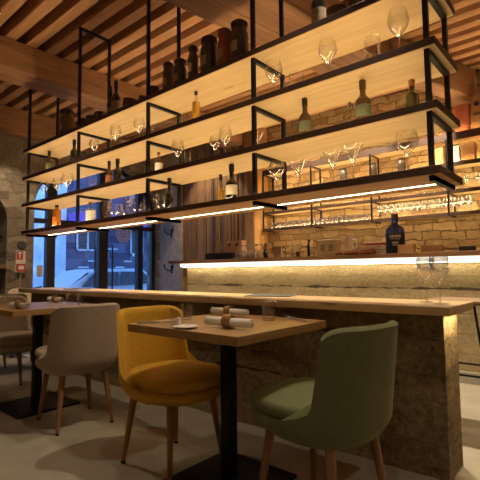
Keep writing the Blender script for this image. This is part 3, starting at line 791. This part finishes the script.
def jar(label, loc, h, r, body='jar_dark', lid='jar_lid', lab=None, group='storage jars on the top shelf', name='storage_jar'):
    t = thing(name, label, 'jar', loc, 0, group)
    b = B(); lathe(b, [(0, 0), (r*.93, 0), (r, .01), (r, h*.70), (r*.80, h*.80), (r*.80, h*.86), (0, h*.86)], 24); obj('body', b, body, t, True)
    b = B(); lathe(b, [(0, h*.86), (r*.90, h*.86), (r*.92, h*.88), (r*.92, h*.95), (r*.6, h), (0, h)], 24); obj('lid', b, lid, t, True)
    if lab:
        b = B(); n = 8; z0, z1 = h*.30, h*.52
        R = r*1.015; V0 = []; V1 = []
        for i in range(n+1):
            a = -PI/2-.75+1.2*i/n; V0.append(b.verts.new((R*math.cos(a), R*math.sin(a), z0))); V1.append(b.verts.new((R*math.cos(a), R*math.sin(a), z1)))
        for i in range(n): b.faces.new((V0[i], V0[i+1], V1[i+1], V1[i]))
        obj('label', b, lab, t, True)
    return t
T1, T2, T3, T4 = SZ[3]+.038, SZ[2]+.038, SZ[1]+.038, SZ[0]+.038
# --- top shelf
b = B(); lathe(b, [(0, 0), (.04, 0), (.075, .06), (.065, .10), (.058, .10), (.06, .06), (0, .02)], 20)
tag(obj('pot', b, 'wicker', None, True, (-4.842, 2.33, T1)), 'small dark pot on the top shelf, leftmost of all', 'pot')
jar('large round jar with domed lid near the left end of the top shelf', (-4.43, 2.28, T1), .36, .078, 'jar_brown', lab='jar_label')
for x, h, r, lb in ((-4.05, .155, .050, 'squat dark jar on the top shelf, just right of the large domed jar'), (-3.89, .145, .050, 'squat dark jar on the top shelf, middle of the three left of two bottles'),
                    (-3.735, .145, .048, 'squat dark jar on the top shelf, just left of the two bottles')): jar(lb, (x, 2.25, T1), h, r)
bottle('wine_bottle', 'dark wine bottle on the top shelf, left one of the pair', (-3.565, 2.27, T1), .36, .037, lab='jar_label')
bottle('wine_bottle', 'dark wine bottle on the top shelf, right one of the pair', (-3.40, 2.22, T1), .35, .042, lab='jar_label')
jar('low round jar on the top shelf, right of the two bottles', (-3.23, 2.25, T1), .14, .062, 'jar_brown')
jar('tiny dark jar on the top shelf beside the steel post', (-3.04, 2.25, T1), .115, .034)
jar('low dark jar on the top shelf, left of the row of tall jars', (-2.88, 2.25, T1), .15, .052)
jar('tall brown jar with tag, first of the tall row on the top shelf', (-2.69, 2.25, T1), .30, .047, 'jar_brown', lab='jar_label')
jar('tall dark jar with tag, second of the tall row on the top shelf', (-2.545, 2.25, T1), .28, .052, 'jar_dark', lab='jar_label')
bottle('wine_bottle', 'slim black bottle among the tall jars on the top shelf', (-2.445, 2.29, T1), .37, .026)
jar('narrow labelled jar right of the slim black bottle, top shelf', (-2.36, 2.22, T1), .31, .040, 'jar_brown', lab='label_cream')
jar('wide black preserving jar with shoulder on the top shelf', (-2.215, 2.25, T1), .34, .068, 'jar_dark', lab='jar_label')
t_ = jar('terracotta brown crock between two black jars on the top shelf', (-2.055, 2.25, T1), .34, .054, 'terracotta', 'terracotta', 'jar_label', name='crock')
jar('black jar with bold label right of the crock, top shelf', (-1.915, 2.25, T1), .345, .066, 'jar_dark', lab='jar_label')
bottle('wine_bottle', 'stout black bottle on the top shelf left of two baskets', (-1.275, 2.25, T1), .38, .044, lab='jar_label')
for x, lb in ((-1.155, 'round wicker basket on the top shelf, next to the stout bottle'), (-1.015, 'round wicker basket on the top shelf, nearest the right end')):
    b = B(); lathe(b, [(0, 0), (.048, 0), (.06, .05), (.058, .10), (.062, .112), (.054, .115), (.05, .05), (0, .02)], 24)
    tag(obj('basket', b, 'wicker', None, True, (x, 2.25, T1)), lb, 'basket', 'baskets on the top shelf')
# --- second shelf
G2 = 'glasses and bottles on the second shelf'
bottle('wine_bottle', 'dark bottle at the left end of the second shelf', (-4.655, 2.2, T2), .245, .034, 'bottle_olive', group=G2, lab='label_green')
tumbler('small dark tumbler beside the leftmost bottle, second shelf', (-4.53, 2.2, T2), .13, .02, G2)
bottle('wine_bottle', 'dark bottle on second shelf, below the squat top jars', (-4.15, 2.22, T2), .27, .038, 'bottle_dark', group=G2)
wine_glass('wine glass on second shelf, first from the left', (-3.77, 2.22, T2), .19, .048, G2)
wine_glass('wine glass on second shelf, second from the left', (-3.40, 2.22, T2), .25, .05, G2)
tumbler('low tumbler right of the second wine glass, second shelf', (-3.29, 2.24, T2), .09, .026, G2)
wine_glass('wine glass on second shelf, third from the left', (-3.045, 2.22, T2), .235, .05, G2)
tumbler('low tumbler right of the third wine glass, second shelf', (-2.92, 2.24, T2), .11, .027, G2)
tumbler('small tumbler left of the golden bottle, second shelf', (-2.435, 2.22, T2), .12, .028, G2)
bottle('spirit_bottle', 'golden liquor bottle with black stopper on the second shelf', (-2.33, 2.22, T2), .265, .032, 'bottle_clear', 'foil', None, .28, G2, 'squat', fill='liquor')
tumbler('narrow tumbler by the fourth steel post, second shelf', (-1.755, 2.22, T2), .14, .02, G2)
wine_glass('large wine glass right of the fourth steel post, second shelf', (-1.60, 2.22, T2), .255, .058, G2)
tumbler('wide tumbler between two large wine glasses, second shelf', (-1.44, 2.24, T2), .13, .042, G2)
wine_glass('large wine glass on second shelf, left of the stemless glass', (-1.205, 2.22, T2), .252, .055, G2)
tumbler('stemless wide glass on second shelf near the right end', (-.93, 2.22, T2), .165, .044, G2, 1.0)
wine_glass('biggest wine glass on second shelf, by the right post', (-.785, 2.22, T2), .266, .055, G2)
# --- third shelf
G3 = 'glasses and bottles on the third shelf'
wine_glass('wine glass on third shelf, leftmost in front of the window', (-4.805, 2.22, T3), .24, .05, G3)
wine_glass('wine glass on third shelf, second from left before the window', (-4.50, 2.22, T3), .23, .05, G3)
wine_glass('wine glass on third shelf, wide one beside the second post', (-4.28, 2.22, T3), .25, .06, G3)
tumbler('wide tumbler on third shelf left of the bottle pair', (-3.80, 2.22, T3), .145, .046, G3)
bottle('wine_bottle', 'amber bottle on third shelf, left of the pair', (-3.50, 2.22, T3), .24, .032, 'bottle_brown', 'foil', 'terracotta', .3, G3)
bottle('wine_bottle', 'black bottle on third shelf, right of the pair', (-3.425, 2.26, T3), .255, .038, 'bottle_dark', 'foil', None, .3, G3)
bottle('spirit_bottle', 'square shouldered bottle with white label on third shelf', (-2.775, 2.22, T3), .185, .032, 'bottle_clear', 'cork', 'label_white', .3, G3, 'squat', (.1, .5))
wine_glass('wine glass on third shelf, right of the white labelled bottle', (-2.54, 2.22, T3), .24, .048, G3)
tumbler('slim tumbler on third shelf beside that wine glass', (-2.45, 2.24, T3), .14, .024, G3)
wine_glass('smaller wine glass of two before the planked wall, third shelf', (-2.135, 2.22, T3), .185, .040, G3)
wine_glass('taller wine glass of two before the planked wall, third shelf', (-2.03, 2.22, T3), .225, .046, G3)
cone_glass('flared cocktail glass by the fourth post, third shelf', (-1.755, 2.24, T3), .125, .042, G3)
tumbler('tall slim glass left of the brown wine bottle, third shelf', (-1.43, 2.22, T3), .14, .018, G3)
bottle('wine_bottle', 'brown wine bottle with green label on third shelf, middle', (-1.37, 2.22, T3), .255, .036, 'bottle_brown', 'foil', 'label_green', .3, G3)
bottle('spirit_bottle', 'small clear long necked bottle on third shelf', (-1.085, 2.24, T3), .16, .024, 'bottle_clear', 'steel', None, .4, G3)
bottle('wine_bottle', 'big brown wine bottle with pale green label on third shelf', (-.995, 2.22, T3), .255, .042, 'bottle_brown', 'bottle_brown', 'label_green', .3, G3)
bottle('wine_bottle', 'copper capped bottle at the right end of third shelf', (-.735, 2.24, T3), .185, .034, 'bottle_olive', 'copper', None, .3, G3)
# --- lowest shelf
G4 = 'bottles on the lowest shelf'
bottle('spirit_bottle', 'bright orange square bottle on the lowest shelf at left', (-4.50, 2.22, T4), .245, .045, 'orange_liquor', 'foil', None, .16, G4, 'squat')
bottle('spirit_bottle', 'clear bottle with white label and dark band, lowest shelf', (-3.815, 2.22, T4), .20, .046, 'bottle_clear', 'cork', 'label_white', .3, G4, 'squat', (.05, .58))
for x, y_, h, r, lb in ((-3.52, 2.22, .18, .058, 'faceted balloon glass, left one of the first pair on lowest shelf'), (-3.43, 2.30, .14, .05, 'faceted balloon glass, right one of the first pair on lowest shelf'),
                        (-3.175, 2.22, .175, .060, 'faceted balloon glass, left one of the second pair on lowest shelf'), (-3.07, 2.30, .125, .048, 'faceted balloon glass, right one of the second pair on lowest shelf'),
                        (-2.77, 2.22, .15, .055, 'single faceted balloon glass left of the slim bottle, lowest shelf')):
    balloon(lb, (x, y_, T4), h, r)
bottle('wine_bottle', 'slim dark bottle on lowest shelf left of the planked wall', (-2.64, 2.22, T4), .262, .034, 'bottle_dark', 'foil', None, .36, G4)
bottle('wine_bottle', 'slim clear bottle with dark cap on lowest shelf', (-2.10, 2.24, T4), .21, .026, 'bottle_clear', 'foil', None, .4, G4, fill='liquor')
bottle('wine_bottle', 'dark wine bottle with amber base on lowest shelf', (-1.975, 2.22, T4), .262, .042, 'bottle_dark', 'foil', 'label_cream', .36, G4)
wine_glass('wine glass on lowest shelf right of the fourth post', (-1.575, 2.20, T4), .205, .052, 'stemmed glasses on the lowest shelf')
cone_glass('flared glass on lowest shelf right beside a wine glass', (-1.46, 2.27, T4), .20, .060, 'stemmed glasses on the lowest shelf')
cone_glass('flared glass on lowest shelf, left one of the two at right', (-1.19, 2.22, T4), .20, .056, 'stemmed glasses on the lowest shelf')
cone_glass('flared glass on lowest shelf, right one of the two at right', (-1.065, 2.22, T4), .21, .058, 'stemmed glasses on the lowest shelf')
wine_glass('big wine glass at the right end of the lowest shelf', (-.765, 2.22, T4), .225, .056, 'stemmed glasses on the lowest shelf', .9)

# --- front bar counter items
wine_glass('tall wine glass on the bar end at right, left of two', (-.745, 2.37, .824), .235, .048, 'wine glasses on the bar end', .86, 'crystal')
wine_glass('tall wine glass on the bar end at right, right of two', (-.655, 2.29, .824), .235, .048, 'wine glasses on the bar end', .86, 'crystal')
b = B(); box(b, -.16, .16, -.12, .12, 0, .006, .002); o = obj('slate_menu', b, 'slate', None, False, (-1.80, 2.43, .824)); o.rotation_euler = (0, 0, .35); tag(o, 'thin dark slate board lying on the bar top', 'board')
b = B(); box(b, -.12, .12, -.09, .09, 0, .006, .002); o = obj('slate_menu', b, 'slate', None, False, (-4.3, 2.36, .824)); o.rotation_euler = (0, 0, .1); tag(o, 'flat dark menu lying on the bar top near the window', 'menu')

# --- table settings
def napkin(label, loc, rz, L=.24, r=.021):
    t = thing('rolled_napkin', label, 'napkin', loc, rz, 'rolled napkins on the tables')
    b = B(); n = 48; turns = 2.6; ra = []
    for i in range(n+1):
        a = 2*PI*turns*i/n; rr = .006+(r-.006)*i/n; ra.append((rr*math.cos(a), r+rr*math.sin(a)))
    V0 = [b.verts.new((-L/2, y_, z_)) for y_, z_ in ra]; V1 = [b.verts.new((L/2, y_, z_)) for y_, z_ in ra]
    for i in range(n): b.faces.new((V0[i], V0[i+1], V1[i+1], V1[i]))
    o = obj('cloth', b, 'linen', t, True); md = o.modifiers.new('thick', 'SOLIDIFY'); md.thickness = .0025; md.offset = -1
    b = B(); n = 26
    for xx in (0,):
        rings = []
        for x_, rr in ((-.021, r+.002), (-.021, r+.007), (.021, r+.007), (.021, r+.002)):
            rings.append([b.verts.new((x_, rr*math.cos(2*PI*i/n), r+.004+rr*math.sin(2*PI*i/n))) for i in range(n)])
        for q in range(4):
            A, C = rings[q], rings[(q+1) % 4]
            for i in range(n): b.faces.new((A[i], A[(i+1) % n], C[(i+1) % n], C[i]))
    obj('napkin_ring', b, 'ring', t, True)
    return t
napkin('white napkin roll in wooden ring at the front corner of the nearest table', (-1.275, 1.405, .7535), .05, .25, .023)
napkin('white napkin roll in wooden ring at the back of the nearest table', (-1.62, 1.79, .7535), -.06, .27, .021)
napkin('napkin roll in wooden ring on the left table, front one', (-3.15, 1.30, .7535), .06, .24, .022)
napkin('napkin roll in wooden ring on the left table, back one', (-3.56, 1.76, .7535), -.05, .25, .022)
tumbler('clear water glass beside the cutlery on the nearest table, left', (-1.56, 1.36, .7505), .075, .028, 'water glasses on the tables')
tumbler('second clear water glass on nearest table, behind the first', (-1.68, 1.53, .7505), .085, .026, 'water glasses on the tables')
tumbler('clear water glass at the right rear of the nearest table', (-1.315, 1.75, .7505), .095, .032, 'water glasses on the tables')
tumbler('water glass on the left table in front of the taupe chair back', (-3.33, 1.77, .7505), .085, .030, 'water glasses on the tables')
tumbler('water glass beside the left one, back of the left table', (-3.22, 1.80, .7505), .08, .028, 'water glasses on the tables')
tumbler('water glass at the near left of the left table', (-3.52, 1.33, .7505), .085, .030, 'water glasses on the tables')
def cutlery(kind, label, loc, rz):
    t = thing(kind, label, 'cutlery', loc, rz, 'cutlery on the tables')
    b = B(); path(b, [(-.10, 0, .004), (-.05, 0, .005), (0, 0, .004)], .0038, 8, [1.2, 1, .8]); obj('handle', b, 'steel', t, True)
    b = B()
    if kind == 'knife': box(b, 0, .095, -.007, .007, .0025, .0045, .001)
    else:
        box(b, 0, .045, -.010, .010, .003, .0055, .001)
        for k in (-1, -.33, .33, 1): box(b, .04, .085, k*.0085-.0015, k*.0085+.0015, .003, .005)
    obj('blade' if kind == 'knife' else 'tines', b, 'steel', t, True)
    return t
cutlery('knife', 'steel knife at the rear right edge of the nearest table', (-1.20, 1.84, .7505), -.55)
cutlery('fork', 'steel fork beside the knife at rear right of nearest table', (-1.25, 1.875, .7505), -.55)
cutlery('knife', 'steel knife at the left edge of the nearest table', (-1.705, 1.36, .7505), .85)
cutlery('fork', 'steel fork at the left edge of the nearest table', (-1.665, 1.335, .7505), .85)
cutlery('knife', 'steel knife at the back right of the left table', (-3.14, 1.74, .7505), -.5)
b = B(); lathe(b, [(0, .003), (.035, .003), (.055, .010), (.056, .012), (.035, .006), (0, .006)], 26)
tag(obj('side_plate', b, 'ceramic', None, True, (-1.435, 1.30, .7485)), 'small white plate at the front of the nearest table', 'plate')
b = B(); lathe(b, [(0, 0), (.014, 0), (.015, .02), (.008, .03), (.009, .04), (0, .043)], 14)
tag(obj('salt_shaker', b, 'ceramic', None, True, (-1.50, 1.315, .7505)), 'little white shaker beside the small plate', 'shaker')

# --- back bar items
ZB = 1.150
def boxobj(name, label, cat, m, loc, sx, sy, sz, rz=0, bev=.003, group=None):
    b = B(); box(b, -sx/2, sx/2, -sy/2, sy/2, 0, sz, bev, 1); o = obj(name, b, m, None, False, loc); o.rotation_euler = (0, 0, rz); return tag(o, label, cat, group)
for x, lb in ((-4.225, 'black box on the back bar before the planks, left of two'), (-3.985, 'black box on the back bar before the planks, right of two')):
    t = thing('black_box', lb, 'box', (x, 4.36, ZB))
    b = B(); box(b, -.115, .115, -.06, .06, 0, .082, .003, 1); obj('body', b, 'label_black', t)
    b = B(); box(b, -.117, .117, -.062, .062, .082, .096, .003, 1); obj('lid', b, 'label_black', t)
st = thing('stick_holder', 'bundle of slanting wooden sticks behind the black boxes', 'sticks', (-4.38, 4.55, ZB))
b = B(); lathe(b, [(0, 0), (.04, 0), (.045, .09), (.04, .09), (.035, .008), (0, .008)], 16); obj('cup', b, 'jar_brown', st, True)
for i in range(4):
    b = B(); tube(b, (-.02+.012*i, 0, .02), (.05+.035*i, .01*i, .30-.03*i), .007, .007, 6); obj('stick', b, 'boxwood', st)
t = thing('wooden_box', 'open wooden box with round cut outs behind the stacked glasses', 'box', (-4.02, 4.60, ZB))
b = B(); box(b, -.15, .15, -.05, .05, 0, .27, .003, 1); obj('body', b, 'boxwood', t)
for dx in (-.08, .06):
    b = B(); tube(b, (dx, -.054, .215), (dx, -.049, .215), .022, n=14); obj('cut_out', b, 'label_black', t)
gp = thing('bar_glass', 'upside down glass in the cluster left of the silver bucket', 'glass', (-3.81, 4.36, ZB), 0, 'glasses clustered on the back bar')
b = B(); lathe(b, [(.036, 0), (.040, .05), (.030, .11), (.006, .125), (.0045, .17), (.004, .18)], 14); obj('bowl', b, 'crystal', gp, True)
b = B(); lathe(b, [(.004, .17), (.034, .186), (.034, .19), (0, .19)], 14); obj('foot', b, 'stem', gp, True)
k = 0
for r_ in range(3):
    for c_ in range(5):
        if r_ == 0 and c_ == 0: continue
        dup(gp, (-3.81+.085*c_+.02*r_, 4.36+.085*r_, ZB), 0, 'upside down glass in the cluster left of the silver bucket', 'glasses clustered on the back bar')
bottle('spirit_bottle', 'small dark bottle between glass cluster and silver bucket, left', (-3.36, 4.42, ZB), .20, .03, 'bottle_dark', 'foil', None, .35, 'small bottles on the back bar')
bottle('spirit_bottle', 'small clear bottle between glass cluster and silver bucket', (-3.28, 4.46, ZB), .22, .028, 'bottle_clear', 'steel', None, .35, 'small bottles on the back bar')
t = thing('ice_bucket', 'silver bucket on the back bar left of centre', 'bucket', (-3.15, 4.42, ZB))
b = B(); lathe(b, [(0, 0), (.055, 0), (.075, .14), (.078, .145), (.07, .145), (.05, .01), (0, .01)], 24); obj('pail', b, 'steel', t, True)
for s in (-1, 1):
    b = B(); path(b, [(s*.07, 0, .13), (s*.105, 0, .12), (s*.105, 0, .08), (s*.066, 0, .08)], .006); obj('handle', b, 'black', t, True)
for x, h, m, lb in ((-2.98, .05, 'ceramic', 'tiny white cup right of the silver bucket'), (-2.86, .07, 'jar_dark', 'tiny dark pot left of the beer tap')):
    b = B(); lathe(b, [(0, 0), (.018, 0), (.024, h), (.02, h), (.015, .006), (0, .006)], 14); tag(obj('cup', b, m, None, True, (x, 4.40, ZB)), lb, 'cup')
t = thing('beer_tap', 'chrome and black beer tap on the back bar', 'tap', (-2.72, 4.42, ZB))
b = B(); lathe(b, [(0, 0), (.035, 0), (.03, .01), (.016, .015), (.016, .15), (0, .15)], 16); obj('column', b, 'black', t, True)
b = B(); path(b, [(0, 0, .12), (-.05, -.03, .13), (-.09, -.05, .11), (-.095, -.055, .07)], .011); obj('spout', b, 'steel', t, True)
b = B(); tube(b, (0, 0, .15), (.01, 0, .21), .010, .016, 10); obj('handle', b, 'black', t, True)
t = thing('carton', 'cream carton with small dark printed marks on the back bar', 'box', (-2.50, 4.52, ZB))
b = B(); box(b, -.12, .12, -.07, .07, 0, .20, .004, 1); bd = obj('body', b, 'label_cream', t)
b = B()
for i in range(3):
    for q in (-.07, .035):
        box(b, q, q+.03, -.0715, -.0695, .07+.025*i, .083+.025*i); box(b, q+.036, q+.05, -.0715, -.0695, .07+.025*i, .083+.025*i)
obj('print', b, 'label_black', bd)
t = thing('carafe', 'white pouring jug behind the bread on the back bar', 'jug', (-2.30, 4.62, ZB))
b = B(); lathe(b, [(0, 0), (.05, 0), (.06, .10), (.035, .19), (.045, .23), (.04, .23), (.03, .19), (.05, .1), (0, .01)], 20); obj('body', b, 'ceramic', t, True)
b = B(); path(b, [(.045, 0, .2), (.095, 0, .19), (.095, 0, .10), (.057, 0, .08)], .008); obj('handle', b, 'ceramic', t, True)
for i in range(5):
    b = B(); lathe(b, [(0, 0), (.035, .004), (.05, .03), (.035, .062), (0, .07)], 14)
    o = obj('bread_roll', b, 'bread', None, True, (-2.31+.095*i, 4.40+.02*(i % 2), ZB+.0)); tag(o, 'crusty brown bread roll in the row on the back bar', 'bread', 'bread rolls on the back bar')
t = thing('magazine', 'red and white printed booklet leaning behind the bread rolls', 'booklet', (-1.95, 4.62, ZB))
b = B(); box(b, -.17, .17, -.008, .008, 0, .15, .002, 1); obj('cover', b, 'label_white', t)
b = B(); box(b, -.165, .165, -.011, -.008, .115, .145); obj('banner', b, 'terracotta_bright', t)
b = B()
for i in range(6): box(b, -.15+.01*(i % 3), .02+.02*(i % 4), -.0105, -.008, .015+.016*i, .021+.016*i)
obj('print', b, 'jar_brown', t)
# big blue bottle
t = thing('spirit_bottle', 'huge blue shouldered bottle with black label on the back bar', 'bottle', (-1.655, 4.36, ZB))
b = B(); lathe(b, [(0, 0), (.085, 0), (.092, .01), (.092, .235), (.085, .265), (.05, .295), (.034, .31), (.034, .345), (.04, .347), (.04, .362), (0, .362)], 30); obj('body', b, 'bottle_blue', t, True)
b = B(); lathe(b, [(0, .362), (.034, .362), (.036, .41), (0, .412)], 18); obj('stopper', b, 'jar_brown', t, True)
b = B(); lathe(b, [(.0925, .012), (.094, .012), (.094, .21), (.0925, .21)], 30); lb_ = obj('label', b, 'label_black', t, True)
b = B()
def curved_marks(bm, R, z0, z1, a0, a1):
    n = 3; V = []
    for i in range(n+1):
        a = a0+(a1-a0)*i/n; V.append((bm.verts.new((R*math.cos(a), R*math.sin(a), z0)), bm.verts.new((R*math.cos(a), R*math.sin(a), z1))))
    for i in range(n): bm.faces.new((V[i][0], V[i+1][0], V[i+1][1], V[i][1]))
c0 = -PI/2+.37
for i in range(6): curved_marks(b, .0948, .165, .19, c0-.60+.2*i, c0-.60+.2*i+(.15 if i % 2 else .11))
for i in range(9): curved_marks(b, .0948, .147, .154, c0-.5+.11*i, c0-.5+.11*i+.07)
obj('lettering', b, 'label_white', lb_); b = B()
for i in range(5): curved_marks(b, .0948, .105, .122, c0-.35+.14*i, c0-.35+.14*i+.09)
for i in range(4): curved_marks(b, .0948, .085, .095, c0-.28+.14*i, c0-.28+.14*i+.09)
obj('lettering', b, 'label_white', lb_)
boxobj('wooden_box', 'small light wooden box in front of the huge blue bottle', 'box', 'boxwood', (-1.50, 4.24, ZB), .15, .08, .085)
boxobj('wooden_tray', 'low brown wooden block right of the small light box', 'box', 'crate', (-1.30, 4.36, ZB), .18, .10, .075)
b = B(); box(b, -.06, .06, -.05, .05, 0, .05, .006); o = obj('card_reader', b, 'label_black', None, False, (-.99, 4.35, ZB)); tag(o, 'small black device at the right end of the back bar', 'device')
cutlery('knife', 'steel bar knife lying near the right end of the back bar', (-1.13, 4.30, ZB+.0005), .1)

# --- wall shelf glassware
GW = 'stemmed glasses on the back wall shelf'; GT = 'tumblers on the back wall shelf'
p0 = tumbler('clear tumbler in the row on the left half of the back wall shelf', (-4.18, 5.70, BSZ[0]+.023), .10, .030, GT, 1.1, 'tumbler', 'crystal')
for i in range(1, 44):
    o = p0.copy(); COL.objects.link(o); o.location = (-4.18+.078*(i//2), 5.70+.09*(i % 2), BSZ[0]+.023)
    o['label'] = 'clear tumbler in the row on the left half of the back wall shelf'
w0 = wine_glass('wine glass in the row on the right half of the back wall shelf', (-2.36, 5.70, BSZ[0]+.023), .185, .036, GW, .78, 'crystal')
for i in range(1, 28):
    if abs((-2.36+.085*(i//2)) - (-1.455)) < .03: continue
    dup(w0, (-2.36+.085*(i//2), 5.68+.10*(i % 2), BSZ[0]+.023), 0, 'wine glass in the row on the right half of the back wall shelf', GW)
GU = 'glasses on the upper tier of the back wall shelf'
for i in range(24):
    x = -3.9+.125*i
    dup(w0, (x, 5.72, BSZ[1]+.023), 0, 'wine glass standing on the upper tier of the back wall shelf', GU)
# boxes and pots high up
boxobj('gift_box', 'white box on the back wall shelf seen between the shelf tiers', 'box', 'label_cream', (-1.40, 5.72, BSZ[2]+.031), .15, .15, .20)
boxobj('gift_box', 'pale wooden box left of the white box, back wall shelf', 'box', 'boxwood', (-1.60, 5.72, BSZ[2]+.031), .18, .15, .22)
boxobj('gift_box', 'brown wooden box right of the white box, back wall shelf', 'box', 'crate', (-1.235, 5.72, BSZ[2]+.031), .14, .15, .23)
boxobj('gift_box', 'light wooden box at the right edge of the back wall shelf', 'box', 'boxwood', (-1.06, 5.72, BSZ[2]+.031), .15, .15, .20)
for x, lb in ((-2.9, 'dark jar on the back wall shelf above the glasses, left'), (-2.45, 'dark jar on the back wall shelf above the glasses, middle'), (-2.05, 'dark jar on the back wall shelf above the glasses, right')):
    jar(lb, (x, 5.72, BSZ[2]+.031), .19, .055, 'jar_dark', group='dark jars on the back wall shelf')
t = thing('terracotta_pot', 'tall terracotta pot with rim on the high back shelf', 'pot', (-1.285, 5.72, BSZ[3]+.071))
b = B(); lathe(b, [(0, 0), (.075, 0), (.092, .27), (.08, .27), (.06, .01), (0, .01)], 24); obj('body', b, 'terracotta_bright', t, True)
b = B(); lathe(b, [(.089, .27), (.098, .27), (.1, .335), (.085, .335), (.082, .27)], 24); obj('rim', b, 'terracotta_bright', t, True)
t = thing('wooden_crate', 'wooden crate with dark hand hole on the high back shelf', 'crate', (-1.055, 5.74, BSZ[3]+.071))
b = B()
for i in range(4): box(b, -.125, .125, -.08, -.065, .005+.105*i, .10+.105*i, .002, 1)
box(b, -.125, .125, -.065, .08, 0, .42); obj('slat_panel', b, 'crate', t)
b = B(); tube(b, (-.06, -.085, .31), (-.06, -.079, .31), .03, n=18); obj('hand_hole', b, 'label_black', t)
b = B(); box(b, -.1, .12, -.084, -.079, .17, .20); obj('stamp', b, 'jar_brown', t)
bottle('spirit_bottle', 'small dark bottle left of the terracotta pot on the high shelf', (-1.425, 5.72, BSZ[3]+.071), .26, .035, 'bottle_dark', 'foil', None, .4, 'bottles on the high back shelf')

# ------------------------------------------------------------------ ceiling spotlights
def spot(label, loc, target, power, size=math.radians(70), blend=.35, col=(1, .82, .58)):
    t = thing('ceiling_spotlight', label, 'lamp', loc, 0, 'black ceiling spotlights')
    d = (Vector(target)-Vector(loc)).normalized()
    b = B(); tube(b, (0, 0, 0), (0, 0, .12), .006, n=8); obj('stem', b, 'black', t)
    b = B(); tube(b, -d*.05, d*.055, .034, .038, 18); hd = obj('head', b, 'black', t, True)
    b = B(); tube(b, d*.0555, d*.058, .030, .030, 18); obj('bulb', b, 'bulb', hd)
    ld = bpy.data.lights.new('spot_light', 'SPOT'); ld.energy = power; ld.spot_size = size; ld.spot_blend = blend; ld.color = col; ld.shadow_soft_size = .03
    lo = bpy.data.objects.new('spot_light', ld); COL.objects.link(lo); lo.parent = t
    lo.location = d*.07; lo.rotation_euler = d.to_track_quat('-Z', 'Y').to_euler()
    return t
Z_ = 3.50
spot('spotlight between joists above the shelf centre', (-1.95, 2.32, Z_), (-1.8, 1.2, 0), 150)
spot('spotlight between joists above the shelf left of centre', (-2.45, 2.32, Z_), (-2.95, 1.1, 0), 230)
spot('spotlight between joists above the right shelf end', (-1.0, 2.32, Z_), (-1.2, 1.3, 0), 90)
spot('spotlight in the top left corner of the view', (-4.04, 1.40, 3.37), (-3.6, 1.5, 0), 40)
spot('spotlight between joists straight above the nearest table', (-1.35, 1.226, Z_), (-1.4, 1.7, .7), 25)
spot('spotlight between joists over the bar end passage', (-.6, 3.346, Z_), (-.6, 3.3, 0), 90)
spot('spotlight between joists beyond the far left table', (-5.6, 2.286, Z_), (-6.5, 2.6, 1.0), 80)
spot('spotlight between joists in front of the planked wall', (-5.3, 4.83, Z_), (-5.3, 5.5, 1.6), 80)  # unseen spot, with the next three added to brighten planks and stone wall
spot('spotlight between joists over the left half of the back bar', (-3.4, 4.83, Z_), (-3.4, 5.5, 1.4), 200)
spot('spotlight between joists over the middle of the back bar', (-2.6, 4.83, Z_), (-2.5, 5.5, 1.4), 200)
spot('spotlight between joists over the right half of the back bar', (-1.75, 4.83, Z_), (-1.1, 5.6, 1.5), 230)
spot('spotlight between joists over the aisle behind the bar, right', (-1.3, 3.346, Z_), (-1.3, 2.75, .8), 260)  # unseen spot, with the next two added to light bar top and back bar
spot('spotlight between joists over the aisle behind the bar, left', (-2.5, 3.346, Z_), (-2.6, 2.75, .8), 260)
spot('spotlight between joists over the aisle behind the bar, far left', (-3.75, 3.346, Z_), (-4.0, 2.75, .8), 260)
spot('spotlight between joists above the viewer', (.25, -.682, Z_), (-.55, 2.2, .3), 26, math.radians(32), .6)
# unseen uplights added on the near walls to fill the ceiling and room
def fill_uplight(label, loc, rz, power):
    t = thing('wall_lamp', label, 'lamp', loc, rz, 'uplighting wall lamps')
    b = B(); box(b, -.09, .09, 0, .02, -.12, .02, .004); obj('backplate', b, 'black', t)
    b = B(); lathe(b, [(.05, -.10), (.085, .0), (.08, .0), (.045, -.095), (0, -.095), (0, -.10)], 24, (0, .115, 0)); obj('shade', b, 'black', t, True)
    ld = bpy.data.lights.new('lamp_light', 'SPOT'); ld.energy = power; ld.color = (1, .79, .56); ld.spot_size = math.radians(115); ld.spot_blend = .5; ld.shadow_soft_size = .06
    lo = bpy.data.objects.new('lamp_light', ld); COL.objects.link(lo); lo.parent = t; lo.location = (0, .115, .01); lo.rotation_euler = (PI, 0, 0)
fill_uplight('wall lamp behind the viewer, left one', (-3.6, YF, 1.9), 0, 105)
fill_uplight('wall lamp behind the viewer, middle one', (-1.4, YF, 1.9), 0, 105)
fill_uplight('wall lamp behind the viewer, right one', (.8, YF, 1.9), 0, 105)
fill_uplight('wall lamp on the right wall', (XR, 3.6, 2.1), PI/2, 190)
